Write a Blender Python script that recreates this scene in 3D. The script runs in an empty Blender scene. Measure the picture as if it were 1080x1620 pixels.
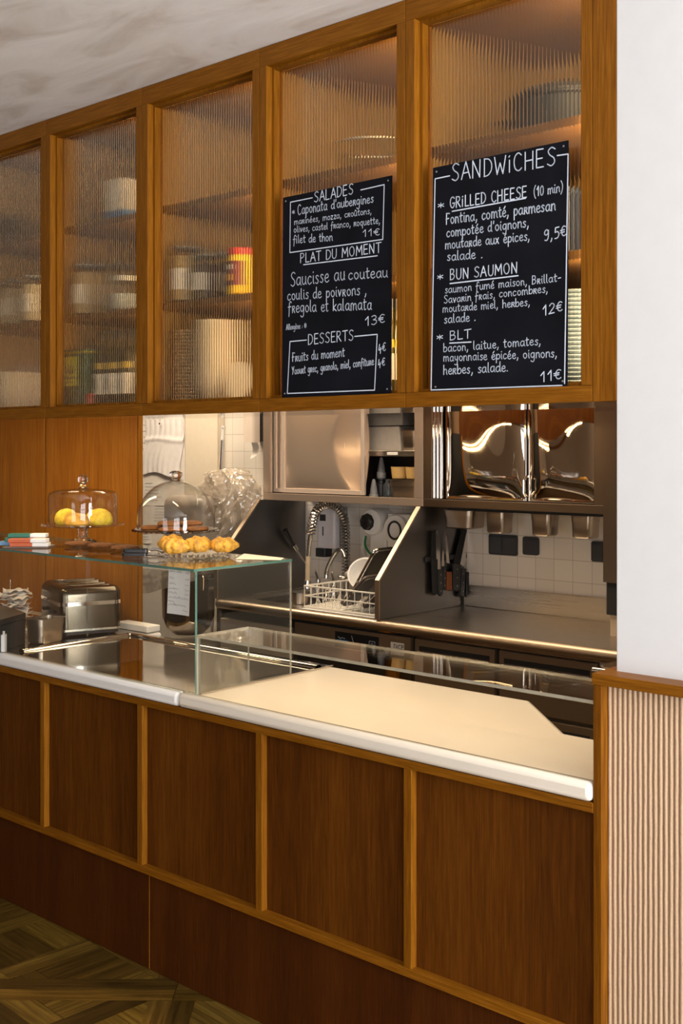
import bpy, bmesh, math, random
from mathutils import Vector, Matrix
random.seed(7)
S = bpy.context.scene
COL = S.collection
# ---------------------------------------------------------------- camera
FPX, HOR, EYE = 1800.0, 709.0, 1.65
TH = math.atan2(1800, 2020)
SN, CS = math.sin(TH), math.cos(TH)
cd = bpy.data.cameras.new('camera'); cam = bpy.data.objects.new('camera', cd); COL.objects.link(cam)
cam.location = (0, 0, EYE); cam.rotation_euler = (math.pi/2, 0, TH)
cd.sensor_fit = 'VERTICAL'; cd.sensor_height = 36; cd.sensor_width = 24
cd.lens = FPX/1620*36; cd.shift_y = -(810-HOR)/1620; cd.clip_start = .05
S.camera = cam
# ---------------------------------------------------------------- colour, world, lights
S.view_settings.view_transform = 'Standard'; S.view_settings.look = 'None'
S.view_settings.gamma = 1; S.view_settings.exposure = 0.0
W = bpy.data.worlds.new('world'); S.world = W; W.use_nodes = True
W.node_tree.nodes['Background'].inputs[0].default_value = (.62, .76, 1, 1)
W.node_tree.nodes['Background'].inputs[1].default_value = .6

def area(name, loc, rot, sx, sy, power, col):
    l = bpy.data.lights.new(name, 'AREA'); l.shape = 'RECTANGLE'; l.size = sx; l.size_y = sy
    l.energy = power; l.color = col
    o = bpy.data.objects.new(name, l); COL.objects.link(o); o.location = loc; o.rotation_euler = rot
    return o
R90 = math.pi/2
DAY = (1, .985, .97)
WARM = (1, .80, .56)
area('daylight_right', (2.36, 1.57, 1.5), (0, R90+.5, 0), 2.1, 1.4, 300, DAY)
area('daylight_middle', (2.36, -1.7, 1.5), (0, R90+.2, 0), 2.1, 2.6, 125, DAY)
area('daylight_front', (-1.2, -3.06, 1.5), (-R90-.5, 0, math.pi), 1.5, 2.1, 36, DAY)
area('kitchen_ceiling_lamp', (-2.9, 3.45, 2.62), (0, 0, 0), 2.4, .8, 36, WARM)
area('kitchen_ceiling_lamp', (-4.9, 3.7, 2.62), (0, 0, 0), 1.0, .4, 30, WARM)
area('added_warm_light', (-3.9, 2.40, 1.752), (math.radians(18), 0, 0), 1.1, .02, 5, (1, .68, .34))  # added lamp hidden behind the rail, brightens the tall panels
area('added_warm_light', (-2.2, 2.40, 1.752), (0, 0, 0), 1.5, .02, 5.5, (1, .70, .42)).data.spread = math.radians(100)  # second added hidden lamp, warms and brightens the right counter top
for k in range(5):          # added unseen light hidden behind each right stile, to brighten the cabinet interior
    area('added_inner_light', (-1.309-.5475*k-.022, 2.335+.066, 2.29), (R90, 0, math.radians(20)), .012, .92, (7.2, 6.8, 6.0, 3.8, 3.0)[k], (1, .78, .48))

# ---------------------------------------------------------------- pixel -> world point on a real plane
def ray(u, v):
    r = (u-540)/FPX
    return (-SN+r*CS, CS+r*SN, (HOR-v)/FPX)
def atY(u, v, Y):
    d = ray(u, v); t = Y/d[1]; return Vector((d[0]*t, Y, EYE+d[2]*t))
def atZ(u, v, z):
    d = ray(u, v); t = (z-EYE)/d[2]; return Vector((d[0]*t, d[1]*t, z))
def atX(u, v, X):
    d = ray(u, v); t = X/d[0]; return Vector((X, d[1]*t, EYE+d[2]*t))

# ---------------------------------------------------------------- materials
MATS = {}
def nodes(name):
    m = bpy.data.materials.new(name); m.use_nodes = True
    nt = m.node_tree; b = nt.nodes['Principled BSDF']
    MATS[name] = m
    return m, nt, b
def N(nt, t, **kw):
    n = nt.nodes.new(t)
    for k, v in kw.items():
        if k in n.inputs: n.inputs[k].default_value = v
        else: setattr(n, k, v)
    return n
def coord(nt, scale=(1, 1, 1), rot=(0, 0, 0)):
    tc = N(nt, 'ShaderNodeTexCoord'); mp = N(nt, 'ShaderNodeMapping')
    mp.inputs['Scale'].default_value = scale; mp.inputs['Rotation'].default_value = rot
    nt.links.new(tc.outputs['Object'], mp.inputs['Vector']); return mp.outputs['Vector']
def ramp(nt, fac, stops):
    r = N(nt, 'ShaderNodeValToRGB'); e = r.color_ramp.elements
    while len(e) < len(stops): e.new(.5)
    for i, (p, c) in enumerate(stops):
        e[i].position = p; e[i].color = (*c, 1)
    nt.links.new(fac, r.inputs['Fac']); return r.outputs['Color']
def plain(name, col, rough=.5, metal=0, noise=.06, nscale=30, bump=0, **kw):
    m, nt, b = nodes(name)
    v = coord(nt)
    n = N(nt, 'ShaderNodeTexNoise', Scale=nscale, Detail=3.0)
    nt.links.new(v, n.inputs['Vector'])
    c0 = tuple(max(0, c*(1-noise)) for c in col); c1 = tuple(min(1, c*(1+noise)) for c in col)
    nt.links.new(ramp(nt, n.outputs['Fac'], [(.3, c0), (.7, c1)]), b.inputs['Base Color'])
    b.inputs['Roughness'].default_value = rough; b.inputs['Metallic'].default_value = metal
    if bump:
        bp = N(nt, 'ShaderNodeBump', Strength=bump, Distance=.01)
        nt.links.new(n.outputs['Fac'], bp.inputs['Height']); nt.links.new(bp.outputs['Normal'], b.inputs['Normal'])
    for k, val in kw.items(): b.inputs[k.replace('_', ' ')].default_value = val
    return m
def wood(name, dark, mid, light, axis='Z', rough=.42, fine=1.0):
    m, nt, b = nodes(name)
    sc = {'Z': (210, 210, 8), 'X': (8, 210, 210), 'Y': (210, 8, 210)}[axis]
    v = coord(nt, tuple(s*fine for s in sc))
    n1 = N(nt, 'ShaderNodeTexNoise', Scale=1.0, Detail=5.0, Roughness=.65, Distortion=.25); nt.links.new(v, n1.inputs['Vector'])
    sc2 = {'Z': (9, 9, .5), 'X': (.5, 9, 9), 'Y': (9, .5, 9)}[axis]
    v2 = coord(nt, sc2)
    n2 = N(nt, 'ShaderNodeTexNoise', Scale=1.0, Detail=2.0, Distortion=.6); nt.links.new(v2, n2.inputs['Vector'])
    mx = N(nt, 'ShaderNodeMath', operation='MULTIPLY_ADD'); mx.inputs[1].default_value = .62
    sub = N(nt, 'ShaderNodeMath', operation='MULTIPLY'); sub.inputs[1].default_value = .38
    nt.links.new(n2.outputs['Fac'], sub.inputs[0]); nt.links.new(n1.outputs['Fac'], mx.inputs[0]); nt.links.new(sub.outputs[0], mx.inputs[2])
    nt.links.new(ramp(nt, mx.outputs[0], [(.34, dark), (.5, mid), (.66, light)]), b.inputs['Base Color'])
    b.inputs['Roughness'].default_value = rough; b.inputs['Specular IOR Level'].default_value = .14
    bp = N(nt, 'ShaderNodeBump', Strength=.12, Distance=.003)
    nt.links.new(n1.outputs['Fac'], bp.inputs['Height']); nt.links.new(bp.outputs['Normal'], b.inputs['Normal'])
    return m
OD, OM, OL = (.120, .038, .0016), (.205, .073, .0040), (.30, .117, .010)
OAKZ = wood('oak_upright', OD, OM, OL, 'Z')
OAKX = wood('oak_horizontal', OD, OM, OL, 'X')
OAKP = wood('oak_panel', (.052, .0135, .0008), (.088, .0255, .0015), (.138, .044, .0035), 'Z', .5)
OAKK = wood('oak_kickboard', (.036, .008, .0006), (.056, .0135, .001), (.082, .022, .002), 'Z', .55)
OAKT = wood('oak_tall_panel', (.24, .082, .008), (.33, .125, .014), (.43, .18, .024), 'Z', .38, .7)
INNER = wood('cabinet_interior', (.33, .195, .058), (.40, .245, .08), (.47, .30, .11), 'Z', .5)
SHELF = wood('shelf_wood', (.15, .07, .02), (.20, .098, .03), (.26, .13, .045), 'X', .5)
FLOORM = None
def steel(name, col=(.62, .57, .51), rough=.22, aniso_axis=None, bump=0):
    m, nt, b = nodes(name)
    v = coord(nt, {'Z': (220, 220, 3), 'X': (3, 220, 220), None: (25, 25, 25)}[aniso_axis])
    n = N(nt, 'ShaderNodeTexNoise', Scale=1.0, Detail=3.0); nt.links.new(v, n.inputs['Vector'])
    mr = N(nt, 'ShaderNodeMapRange'); mr.inputs['To Min'].default_value = max(.02, rough*.92); mr.inputs['To Max'].default_value = rough*1.08
    nt.links.new(n.outputs['Fac'], mr.inputs['Value']); nt.links.new(mr.outputs['Result'], b.inputs['Roughness'])
    b.inputs['Base Color'].default_value = (*col, 1); b.inputs['Metallic'].default_value = 1
    if bump:
        n2 = N(nt, 'ShaderNodeTexNoise', Scale=3.0, Detail=1.0); nt.links.new(coord(nt), n2.inputs['Vector'])
        bp = N(nt, 'ShaderNodeBump', Strength=bump, Distance=.02)
        nt.links.new(n2.outputs['Fac'], bp.inputs['Height']); nt.links.new(bp.outputs['Normal'], b.inputs['Normal'])
    return m
STEEL = steel('brushed_steel', rough=.28, aniso_axis='X')
STEELZ = steel('brushed_steel_upright', rough=.30, aniso_axis='Z')
POL = steel('polished_steel', (.66, .60, .53), .06)
NOSE = steel('soft_polished_steel', (.50, .40, .30), .38)  # steel darkened and roughened to soften reflected glare
BRZF = steel('bronze_front', (.26, .185, .12), .3); BRZF.node_tree.nodes['Principled BSDF'].inputs['Metallic'].default_value = .5
BRZ = steel('dark_satin_steel', (.24, .185, .14), .3)
MIRR = steel('mirror_steel', (.70, .63, .55), .035)
DULL = steel('dull_steel', (.215, .205, .20), .36)
BACKM = plain('counter_back', (.15, .085, .045), .5)
TRAYM = steel('tray_steel', (.60, .54, .47), .07, bump=.10)
CHROME = steel('chrome', (.75, .73, .70), .08)
ALU = steel('aluminium', (.72, .72, .73), .3)

def glass(name, tint=(1, 1, 1), alpha=.06):
    # thin clear sheet: mostly see-through, mirror by fresnel
    m = bpy.data.materials.new(name); m.use_nodes = True; nt = m.node_tree; MATS[name] = m
    for n in list(nt.nodes): nt.nodes.remove(n)
    out = N(nt, 'ShaderNodeOutputMaterial'); tr = N(nt, 'ShaderNodeBsdfTransparent'); gl = N(nt, 'ShaderNodeBsdfGlossy', Roughness=.01)
    tr.inputs['Color'].default_value = (*tint, 1)
    fr = N(nt, 'ShaderNodeFresnel'); geo = N(nt, 'ShaderNodeNewGeometry')
    io = N(nt, 'ShaderNodeMath', operation='MULTIPLY_ADD'); io.inputs[1].default_value = -.8333; io.inputs[2].default_value = 1.5
    nt.links.new(geo.outputs['Backfacing'], io.inputs[0]); nt.links.new(io.outputs[0], fr.inputs['IOR']); mx = N(nt, 'ShaderNodeMixShader')
    nt.links.new(fr.outputs[0], mx.inputs[0]); nt.links.new(tr.outputs[0], mx.inputs[1]); nt.links.new(gl.outputs[0], mx.inputs[2])
    nt.links.new(mx.outputs[0], out.inputs[0]); return m
CLEAR = glass('clear_glass', (.985, .995, .99))
GEDGE = plain('glass_edge_green', (.10, .24, .20), .15, noise=.1, Transmission_Weight=.35)

JARG = glass('jar_glass', (.95, .96, .95))
def realglass(name, col, ior=1.45, rough=0.0):
    m, nt, b = nodes(name)
    b.inputs['Base Color'].default_value = (*col, 1); b.inputs['Roughness'].default_value = rough
    b.inputs['Transmission Weight'].default_value = 1; b.inputs['IOR'].default_value = ior
    return m
REED = realglass('reeded_glass', (.97, .91, .78), 1.45, 0)
DOMEG = glass('dome_glass', (.99, .99, .985))
THICKG = realglass('pressed_glass', (.97, .96, .94), 1.45)
WHITEW = plain('white_wall_paint', (.69, .70, .715), .65, noise=.015, nscale=18, bump=.05)
BEIGEW = plain('beige_plaster', (.30, .20, .12), .8, noise=.05)
RIBM = plain('ribbed_plaster', (.54, .375, .24), .9, noise=.05, nscale=160, bump=.15)
BLACKP = plain('black_plastic', (.012, .012, .014), .35)
BLACKM = plain('matt_black', (.008, .008, .009), .75)
WHITEP = plain('white_plastic', (.82, .82, .82), .35, noise=.02)
GREYP = plain('grey_plastic', (.22, .22, .23), .45)
CREAMP = plain('cream_ceramic', (.80, .70, .56), .35, noise=.03)
PAPER = plain('paper', (.84, .82, .80), .8, noise=.03)
STONE = plain('white_stone', (.82, .81, .79), .16, noise=.02, nscale=6)
LITSTONE = plain('warm_lit_stone', (.82, .755, .65), .14, noise=.02, nscale=5)  # same white stone, warm lamp light put into its base colour
BOARDM = plain('chalkboard_black', (.006, .0065, .010), .7, noise=.35, nscale=7, Specular_IOR_Level=.10)
CHALK = plain('chalk_pen', (.66, .74, .88), .8, noise=.05, nscale=60)
CREAMD = plain('cream_paint', (.80, .72, .60), .5, noise=.02)
def tiles():
    m, nt, b = nodes('white_tiles')
    v = coord(nt, (1, 1, 1), (R90, 0, 0))
    br = N(nt, 'ShaderNodeTexBrick', offset=0.0, squash=1.0)
    br.inputs['Color1'].default_value = (.80, .76, .71, 1); br.inputs['Color2'].default_value = (.76, .72, .67, 1)
    br.inputs['Mortar'].default_value = (.50, .45, .40, 1); br.inputs['Scale'].default_value = 1.0
    br.inputs['Brick Width'].default_value = .096; br.inputs['Row Height'].default_value = .096
    br.inputs['Mortar Size'].default_value = .0014
    nt.links.new(v, br.inputs['Vector']); nt.links.new(br.outputs['Color'], b.inputs['Base Color'])
    b.inputs['Roughness'].default_value = .22
    bp = N(nt, 'ShaderNodeBump', Strength=.25, Distance=.002, invert=True)
    nt.links.new(br.outputs['Fac'], bp.inputs['Height']); nt.links.new(bp.outputs['Normal'], b.inputs['Normal'])
    return m
TILE = tiles()
def ceiling_mat():
    m, nt, b = nodes('ceiling_plaster')
    v = coord(nt, (1.0, 2.6, 1), (0, 0, .5))
    n = N(nt, 'ShaderNodeTexNoise', Scale=2.6, Detail=6.0, Roughness=.55, Distortion=.8); nt.links.new(v, n.inputs['Vector'])
    nt.links.new(ramp(nt, n.outputs['Fac'], [(.30, (.62, .57, .53)), (.48, (.80, .775, .76)), (.72, (.88, .87, .865))]), b.inputs['Base Color'])
    b.inputs['Roughness'].default_value = .55
    bp = N(nt, 'ShaderNodeBump', Strength=.25, Distance=.02)
    nt.links.new(n.outputs['Fac'], bp.inputs['Height']); nt.links.new(bp.outputs['Normal'], b.inputs['Normal'])
    return m
CEIL = ceiling_mat()
def parquet_mat():
    m, nt, b = nodes('parquet_oak')
    at = N(nt, 'ShaderNodeAttribute', attribute_name='plank')
    uv = N(nt, 'ShaderNodeUVMap'); uv.uv_map = 'grain'
    mp = N(nt, 'ShaderNodeMapping'); mp.inputs['Scale'].default_value = (3, 60, 1)
    nt.links.new(uv.outputs[0], mp.inputs['Vector'])
    n = N(nt, 'ShaderNodeTexNoise', Scale=1.0, Detail=5.0, Distortion=.8); nt.links.new(mp.outputs[0], n.inputs['Vector'])
    c = ramp(nt, n.outputs['Fac'], [(.3, (.062, .033, .005)), (.52, (.120, .070, .011)), (.72, (.185, .115, .022))])
    mx = N(nt, 'ShaderNodeMix', data_type='RGBA', blend_type='MULTIPLY'); mx.inputs[0].default_value = 1
    nt.links.new(c, mx.inputs[6]); nt.links.new(at.outputs['Color'], mx.inputs[7])
    nt.links.new(mx.outputs[2], b.inputs['Base Color']); b.inputs['Roughness'].default_value = .5; b.inputs['Specular IOR Level'].default_value = .2
    return m

# ---------------------------------------------------------------- mesh builder
class MB:
    def __init__(s): s.bm = bmesh.new()
    def quad(s, *p):
        return s.bm.faces.new([s.bm.verts.new(q) for q in p])
    def poly(s, pts): return s.quad(*pts)
    def box(s, x0, x1, y0, y1, z0, z1):
        v = [s.bm.verts.new(p) for p in ((x0,y0,z0),(x1,y0,z0),(x1,y1,z0),(x0,y1,z0),(x0,y0,z1),(x1,y0,z1),(x1,y1,z1),(x0,y1,z1))]
        for f in ((3,2,1,0),(4,5,6,7),(0,1,5,4),(1,2,6,5),(2,3,7,6),(3,0,4,7)): s.bm.faces.new([v[i] for i in f])
        return s
    def prism(s, poly, a0, a1, axis='y'):
        # poly: 2D points in the two remaining axes (x,z | y,z | x,y)
        def P(p, a): return {'y': (p[0], a, p[1]), 'x': (a, p[0], p[1]), 'z': (p[0], p[1], a)}[axis]
        A = [s.bm.verts.new(P(p, a0)) for p in poly]; B = [s.bm.verts.new(P(p, a1)) for p in poly]
        n = len(poly); s.bm.faces.new(A[::-1]); s.bm.faces.new(B)
        for i in range(n): s.bm.faces.new((A[i], A[(i+1) % n], B[(i+1) % n], B[i]))
        return s
    def rings(s, rings, closed=True, cap0=False, cap1=False):
        V = [[s.bm.verts.new(p) for p in r] for r in rings]; n = len(V[0])
        for a, b in zip(V, V[1:]):
            for i in range(n if closed else n-1):
                s.bm.faces.new((a[i], a[(i+1) % n], b[(i+1) % n], b[i]))
        if cap0: s.bm.faces.new(V[0][::-1])
        if cap1: s.bm.faces.new(V[-1])
        return s
    def lathe(s, prof, c=(0, 0, 0), seg=40, cap0=True, cap1=True, wob=None):
        rs = []
        for r, z in prof:
            ring = []
            for i in range(seg):
                a = 2*math.pi*i/seg; k = wob(a, z) if wob else 1
                ring.append((c[0]+max(r, .0002)*k*math.cos(a), c[1]+max(r, .0002)*k*math.sin(a), c[2]+z))
            rs.append(ring)
        return s.rings(rs, True, cap0, cap1)
    def tube(s, pts, r, seg=10, closed=False, cap=True):
        pts = [Vector(p) for p in pts]; n = len(pts); rs = []; up = None
        for i, p in enumerate(pts):
            if closed: t = pts[(i+1) % n]-pts[i-1]
            else: t = pts[min(i+1, n-1)]-pts[max(i-1, 0)]
            t.normalize()
            if up is None:
                up = Vector((0, 0, 1)) if abs(t.z) < .9 else Vector((1, 0, 0))
            a = t.cross(up)
            if a.length < 1e-5: a = t.cross(Vector((0, 1, 0)))
            a.normalize(); b = a.cross(t).normalized(); up = b
            rr = r[i] if isinstance(r, (list, tuple)) else r
            rs.append([p+(a*math.cos(q)+b*math.sin(q))*rr for q in (2*math.pi*k/seg for k in range(seg))])
        if closed: rs.append(rs[0])
        return s.rings(rs, True, cap and not closed, cap and not closed)
    def grid(s, fn, nu, nv):
        V = [[s.bm.verts.new(fn(i/nu, j/nv)) for j in range(nv+1)] for i in range(nu+1)]
        for i in range(nu):
            for j in range(nv):
                s.bm.faces.new((V[i][j], V[i+1][j], V[i+1][j+1], V[i][j+1]))
        return s
    def rbox(s, x0, x1, y0, y1, z0, z1, r, seg=6, r_top=0):
        # box with rounded vertical corners, optional rounded top
        def loop(ins, z):
            rr = max(r-ins, .0005); pts = []
            for cx, cy, a0 in ((x1-r, y1-r, 0), (x0+r, y1-r, 90), (x0+r, y0+r, 180), (x1-r, y0+r, 270)):
                for k in range(seg+1):
                    a = math.radians(a0+90*k/seg); pts.append((cx+rr*math.cos(a), cy+rr*math.sin(a), z))
            return pts
        L = [loop(0, z0)]
        if r_top:
            for k in range(7):
                a = math.pi/2*k/6; L.append(loop(r_top*(1-math.cos(a)), z1-r_top+r_top*math.sin(a)))
        else: L.append(loop(0, z1))
        return s.rings(L, True, True, True)
    def sphere(s, c, r, sx=1, sy=1, sz=1, seg=24, n=12):
        prof = [(r*math.sin(math.pi*k/n), -r*math.cos(math.pi*k/n)) for k in range(n+1)]
        rs = [[(c[0]+max(a, .0003)*sx*math.cos(2*math.pi*i/seg), c[1]+max(a, .0003)*sy*math.sin(2*math.pi*i/seg), c[2]+z*sz) for i in range(seg)] for a, z in prof]
        return s.rings(rs, True, True, True)
    def move(s, M):
        bmesh.ops.transform(s.bm, matrix=M, verts=s.bm.verts[:]); return s
    def build(s, name, mat, parent=None, smooth=False, bevel=0, loc=None, rot=None, solid=0, weld=False):
        if weld: bmesh.ops.remove_doubles(s.bm, verts=s.bm.verts[:], dist=1e-5)
        bmesh.ops.recalc_face_normals(s.bm, faces=s.bm.faces[:])
        me = bpy.data.meshes.new(name); s.bm.to_mesh(me); s.bm.free()
        if mat: me.materials.append(mat)
        if smooth:
            for p in me.polygons: p.use_smooth = True
            me.set_sharp_from_angle(angle=math.radians(40))
        o = bpy.data.objects.new(name, me); COL.objects.link(o)
        if solid:
            m = o.modifiers.new('t', 'SOLIDIFY'); m.thickness = solid; m.offset = 0
        if bevel:
            m = o.modifiers.new('b', 'BEVEL'); m.width = bevel; m.segments = 2; m.limit_method = 'ANGLE'; m.angle_limit = math.radians(50)
        if parent: o.parent = parent
        if loc: o.location = loc
        if rot: o.rotation_euler = rot
        return o
def tag(o, label, cat, group=None):
    o['label'] = label; o['category'] = cat
    if group: o['group'] = group
    return o
def thing(name, label, cat, loc=(0, 0, 0), rz=0, group=None):
    o = bpy.data.objects.new(name, None); COL.objects.link(o); o.empty_display_size = .05
    o.location = loc; o.rotation_euler = (0, 0, rz)
    return tag(o, label, cat, group)
def struct(o): o['kind'] = 'structure'; return o
def dup(root, loc, rz=None, label=None, group=None):
    r = root.copy(); COL.objects.link(r); r.location = loc
    if rz is not None: r.rotation_euler = (0, 0, rz)
    if label: r['label'] = label
    if group: r['group'] = group
    for ch in list(root.children):
        c = ch.copy(); COL.objects.link(c); c.parent = r
        for g in list(ch.children):
            d = g.copy(); COL.objects.link(d); d.parent = c
    return r
def smooth_path(pts, n=6):
    P = [Vector(p) for p in pts]; out = []
    for i in range(len(P)-1):
        a, b, c, d = P[max(i-1, 0)], P[i], P[i+1], P[min(i+2, len(P)-1)]
        for k in range(n):
            t = k/n
            out.append(.5*((2*b)+(c-a)*t+(2*a-5*b+4*c-d)*t*t+(3*b-a-3*c+d)*t**3))
    out.append(P[-1]); return out

# ================================================================ SETTING
D, WY, CT = 2.276, 2.335, .90          # counter front, wall plane, counter height
CZ = 2.825                              # ceiling
PY_ = 2.985                             # tall panels behind the counter
BY = 4.45                               # kitchen back wall
struct(MB().box(-7.1, 2.5, -3.2, 4.6, CZ, CZ+.1).build('ceiling', CEIL))
# floor: Versailles parquet, laid diagonally to the counter
def clip(poly, x0, x1, y0, y1):
    for ax, lim, sg in ((0, x0, 1), (0, x1, -1), (1, y0, 1), (1, y1, -1)):
        out = []
        for i, p in enumerate(poly):
            q = poly[(i+1) % len(poly)]; dp, dq = sg*(p[ax]-lim), sg*(q[ax]-lim)
            if dp >= 0: out.append(p)
            if dp*dq < 0:
                t = dp/(dp-dq); out.append((p[0]+(q[0]-p[0])*t, p[1]+(q[1]-p[1])*t))
        poly = out
        if len(poly) < 3: return []
    return poly
def build_floor():
    mb = MB(); bm = mb.bm
    cl = bm.loops.layers.color.new('plank'); uvl = bm.loops.layers.uv.new('grain')
    ang = math.radians(41.2); ca, sa = math.cos(ang), math.sin(ang); ox, oy = atZ(278, 1566, 0)[:2]
    def add(poly, dirn):
        if len(poly) < 3: return
        cx = sum(p[0] for p in poly)/len(poly); cy = sum(p[1] for p in poly)/len(poly)
        poly = [(p[0]-(p[0]-cx)*.0011/max(.01, math.hypot(p[0]-cx, p[1]-cy)), p[1]-(p[1]-cy)*.0011/max(.01, math.hypot(p[0]-cx, p[1]-cy))) for p in poly]
        vs = [bm.verts.new((ox+p[0]*ca-p[1]*sa, oy+p[0]*sa+p[1]*ca, 0)) for p in poly]
        f = bm.faces.new(vs)
        k = random.uniform(.62, 1.15); w = random.uniform(.92, 1.05); col = (k*1.04, k, k*w*.95, 1)
        dx, dy = dirn; ou = random.uniform(0, 9)
        for lp, p in zip(f.loops, poly):
            lp[cl] = col; lp[uvl].uv = (p[0]*dx+p[1]*dy+ou, -p[0]*dy+p[1]*dx+ou)
    Pn, bw = 1.05, .068
    for i in range(-5, 6):
        for j in range(-5, 5):
            X0, Y0 = i*Pn, j*Pn
            wx, wy = ox+(X0+.5)*ca-(Y0+.5)*sa, oy+(X0+.5)*sa+(Y0+.5)*ca
            if wy > 3.2 or wx < -7.3 or wx > 2.8 or wy < -3.6: continue
            X1, Y1 = X0+Pn, Y0+Pn
            add([(X0, Y0), (X1, Y0), (X1, Y0+bw), (X0, Y0+bw)], (1, 0)); add([(X0, Y1-bw), (X1, Y1-bw), (X1, Y1), (X0, Y1)], (1, 0))
            add([(X0, Y0+bw), (X0+bw, Y0+bw), (X0+bw, Y1-bw), (X0, Y1-bw)], (0, 1)); add([(X1-bw, Y0+bw), (X1, Y0+bw), (X1, Y1-bw), (X1-bw, Y1-bw)], (0, 1))
            x0, x1, y0, y1 = X0+bw, X1-bw, Y0+bw, Y1-bw
            mx, my = (x0+x1)/2, (y0+y1)/2; c = .323; s2 = math.sqrt(.5)
            def R(p, q): return (mx+(p-q)*s2, my+(p+q)*s2)
            for a in range(-3, 3):
                for b in range(-3, 3):
                    p0, q0 = a*c, b*c; w = .085
                    d1, d2 = (s2, s2), (-s2, s2)
                    add(clip([R(p0, q0), R(p0+c, q0), R(p0+c, q0+w), R(p0, q0+w)], x0, x1, y0, y1), d1)
                    add(clip([R(p0, q0+w), R(p0+w, q0+w), R(p0+w, q0+c), R(p0, q0+c)], x0, x1, y0, y1), d2)
                    m = (c-w)/2
                    for k in range(2):
                        if (a+b) % 2: add(clip([R(p0+w, q0+w+m*k), R(p0+c, q0+w+m*k), R(p0+c, q0+w+m*k+m), R(p0+w, q0+w+m*k+m)], x0, x1, y0, y1), d1)
                        else: add(clip([R(p0+w+m*k, q0+w), R(p0+w+m*k+m, q0+w), R(p0+w+m*k+m, q0+c), R(p0+w+m*k, q0+c)], x0, x1, y0, y1), d2)
    for f in bm.faces:
        if f.normal.z == 0: f.normal_update()
        if f.normal.z < 0: f.normal_flip()
    # dark joint layer and slab below
    n0 = len(bm.faces)
    mb.box(-7.1, 2.5, -3.2, 4.6, -.1, -.0015)
    bm.faces.ensure_lookup_table()
    for f in bm.faces[n0:]:
        for lp in f.loops: lp[cl] = (.35, .3, .25, 1)
    me = bpy.data.meshes.new('floor'); bm.to_mesh(me); bm.free(); me.materials.append(parquet_mat())
    o = bpy.data.objects.new('floor', me); COL.objects.link(o); return struct(o)
build_floor()
# walls
struct(MB().box(-1.248, 2.5, WY, WY+.16, 1.1, CZ).build('wall_right_of_counter', WHITEW, bevel=.002))
mb = MB()
def ribs(mb, x0, x1, y, z0, z1, pitch=.0122):
    n = int((x1-x0)/pitch); seg = 7; cols = []
    for i in range(n):
        for k in range(seg):
            a = math.pi*k/seg
            cols.append((x0+pitch*(i+.5)-math.cos(a)*pitch/2, y-math.sin(a)*pitch*.62))
    cols.append((x0+pitch*n, y))
    nz = 60; rng = random.Random(3); ph = [rng.uniform(0, 6) for _ in range(n+1)]
    rows = []
    for j in range(nz+1):
        z = z0+(z1-z0)*j/nz
        rows.append([(x+0.00035*math.sin(z*31+ph[i//seg])+.0002*math.sin(z*83+ph[i//seg]*2), yy, z) for i, (x, yy) in enumerate(cols)])
    mb.rings(rows, closed=False)
ribs(mb, -1.256, 2.5, 2.313, 0, 1.122)
struct(mb.build('wall_ribbed_dado', RIBM, smooth=True))
struct(MB().box(-1.25, 2.5, 2.314, WY+.13, 0, 1.115).build('wall_dado_core', RIBM))
t1 = MB().box(-1.278, 2.5, D, WY+.20, 1.121, 1.146).build('trim_1', OAKX, bevel=.0015); struct(t1)
t2 = MB().box(-1.275, -1.2545, D+.002, 2.46, 0, 1.121).build('trim_2', OAKZ, bevel=.0012); struct(t2)
struct(MB().box(-7.1, 2.5, BY, BY+.12, 0, CZ).build('wall_back', TILE))
struct(MB().box(-7.2, -7.1, -3.2, BY, 0, CZ).build('wall_left', BEIGEW))
# kitchen right side wall (out of the picture behind the white wall)
struct(MB().box(-1.2, -1.1, WY+.16, BY, 0, CZ).build('wall_kitchen_right', WHITEW))
# dining room walls with window openings
def wall_open(name, fixed, axis, a0, a1, holes, th):
    mb = MB(); x = a0
    def bx(p, q, z0, z1):
        if axis == 'x': mb.box(fixed, fixed+th, p, q, z0, z1)
        else: mb.box(p, q, fixed, fixed+th, z0, z1)
    for h0, h1 in holes:
        bx(x, h0, 0, CZ); bx(h0, h1, 0, .45); bx(h0, h1, 2.55, CZ); x = h1
    bx(x, a1, 0, CZ)
    return struct(mb.build(name, BEIGEW))
wall_open('wall_street', 2.4, 'x', -3.2, WY, [(-3.0, -.4), (.87, 2.27)], .1)
wall_open('wall_front', -3.2, 'y', -7.1, 2.4, [(-1.95, -.45)], .1)
def window(n, x, y0, y1, axis):
    mb = MB()
    def bx(p, q, z0, z1):
        if axis == 'x': mb.box(x-.03, x+.01, p, q, z0, z1)
        else: mb.box(p, q, x-.01, x+.03, z0, z1)
    for p in (y0, (y0+y1)/2-.03, y1-.06): bx(p, p+.06, .45, 2.55)
    for z in (.45, 1.75, 2.49): bx(y0, y1, z, z+.06)
    struct(mb.build('window_%d' % n, GREYP))
window(1, 2.33, .87, 2.27, 'x'); window(2, 2.33, -3.0, -.4, 'x'); window(3, -3.03, -1.95, -.45, 'y')

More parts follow.
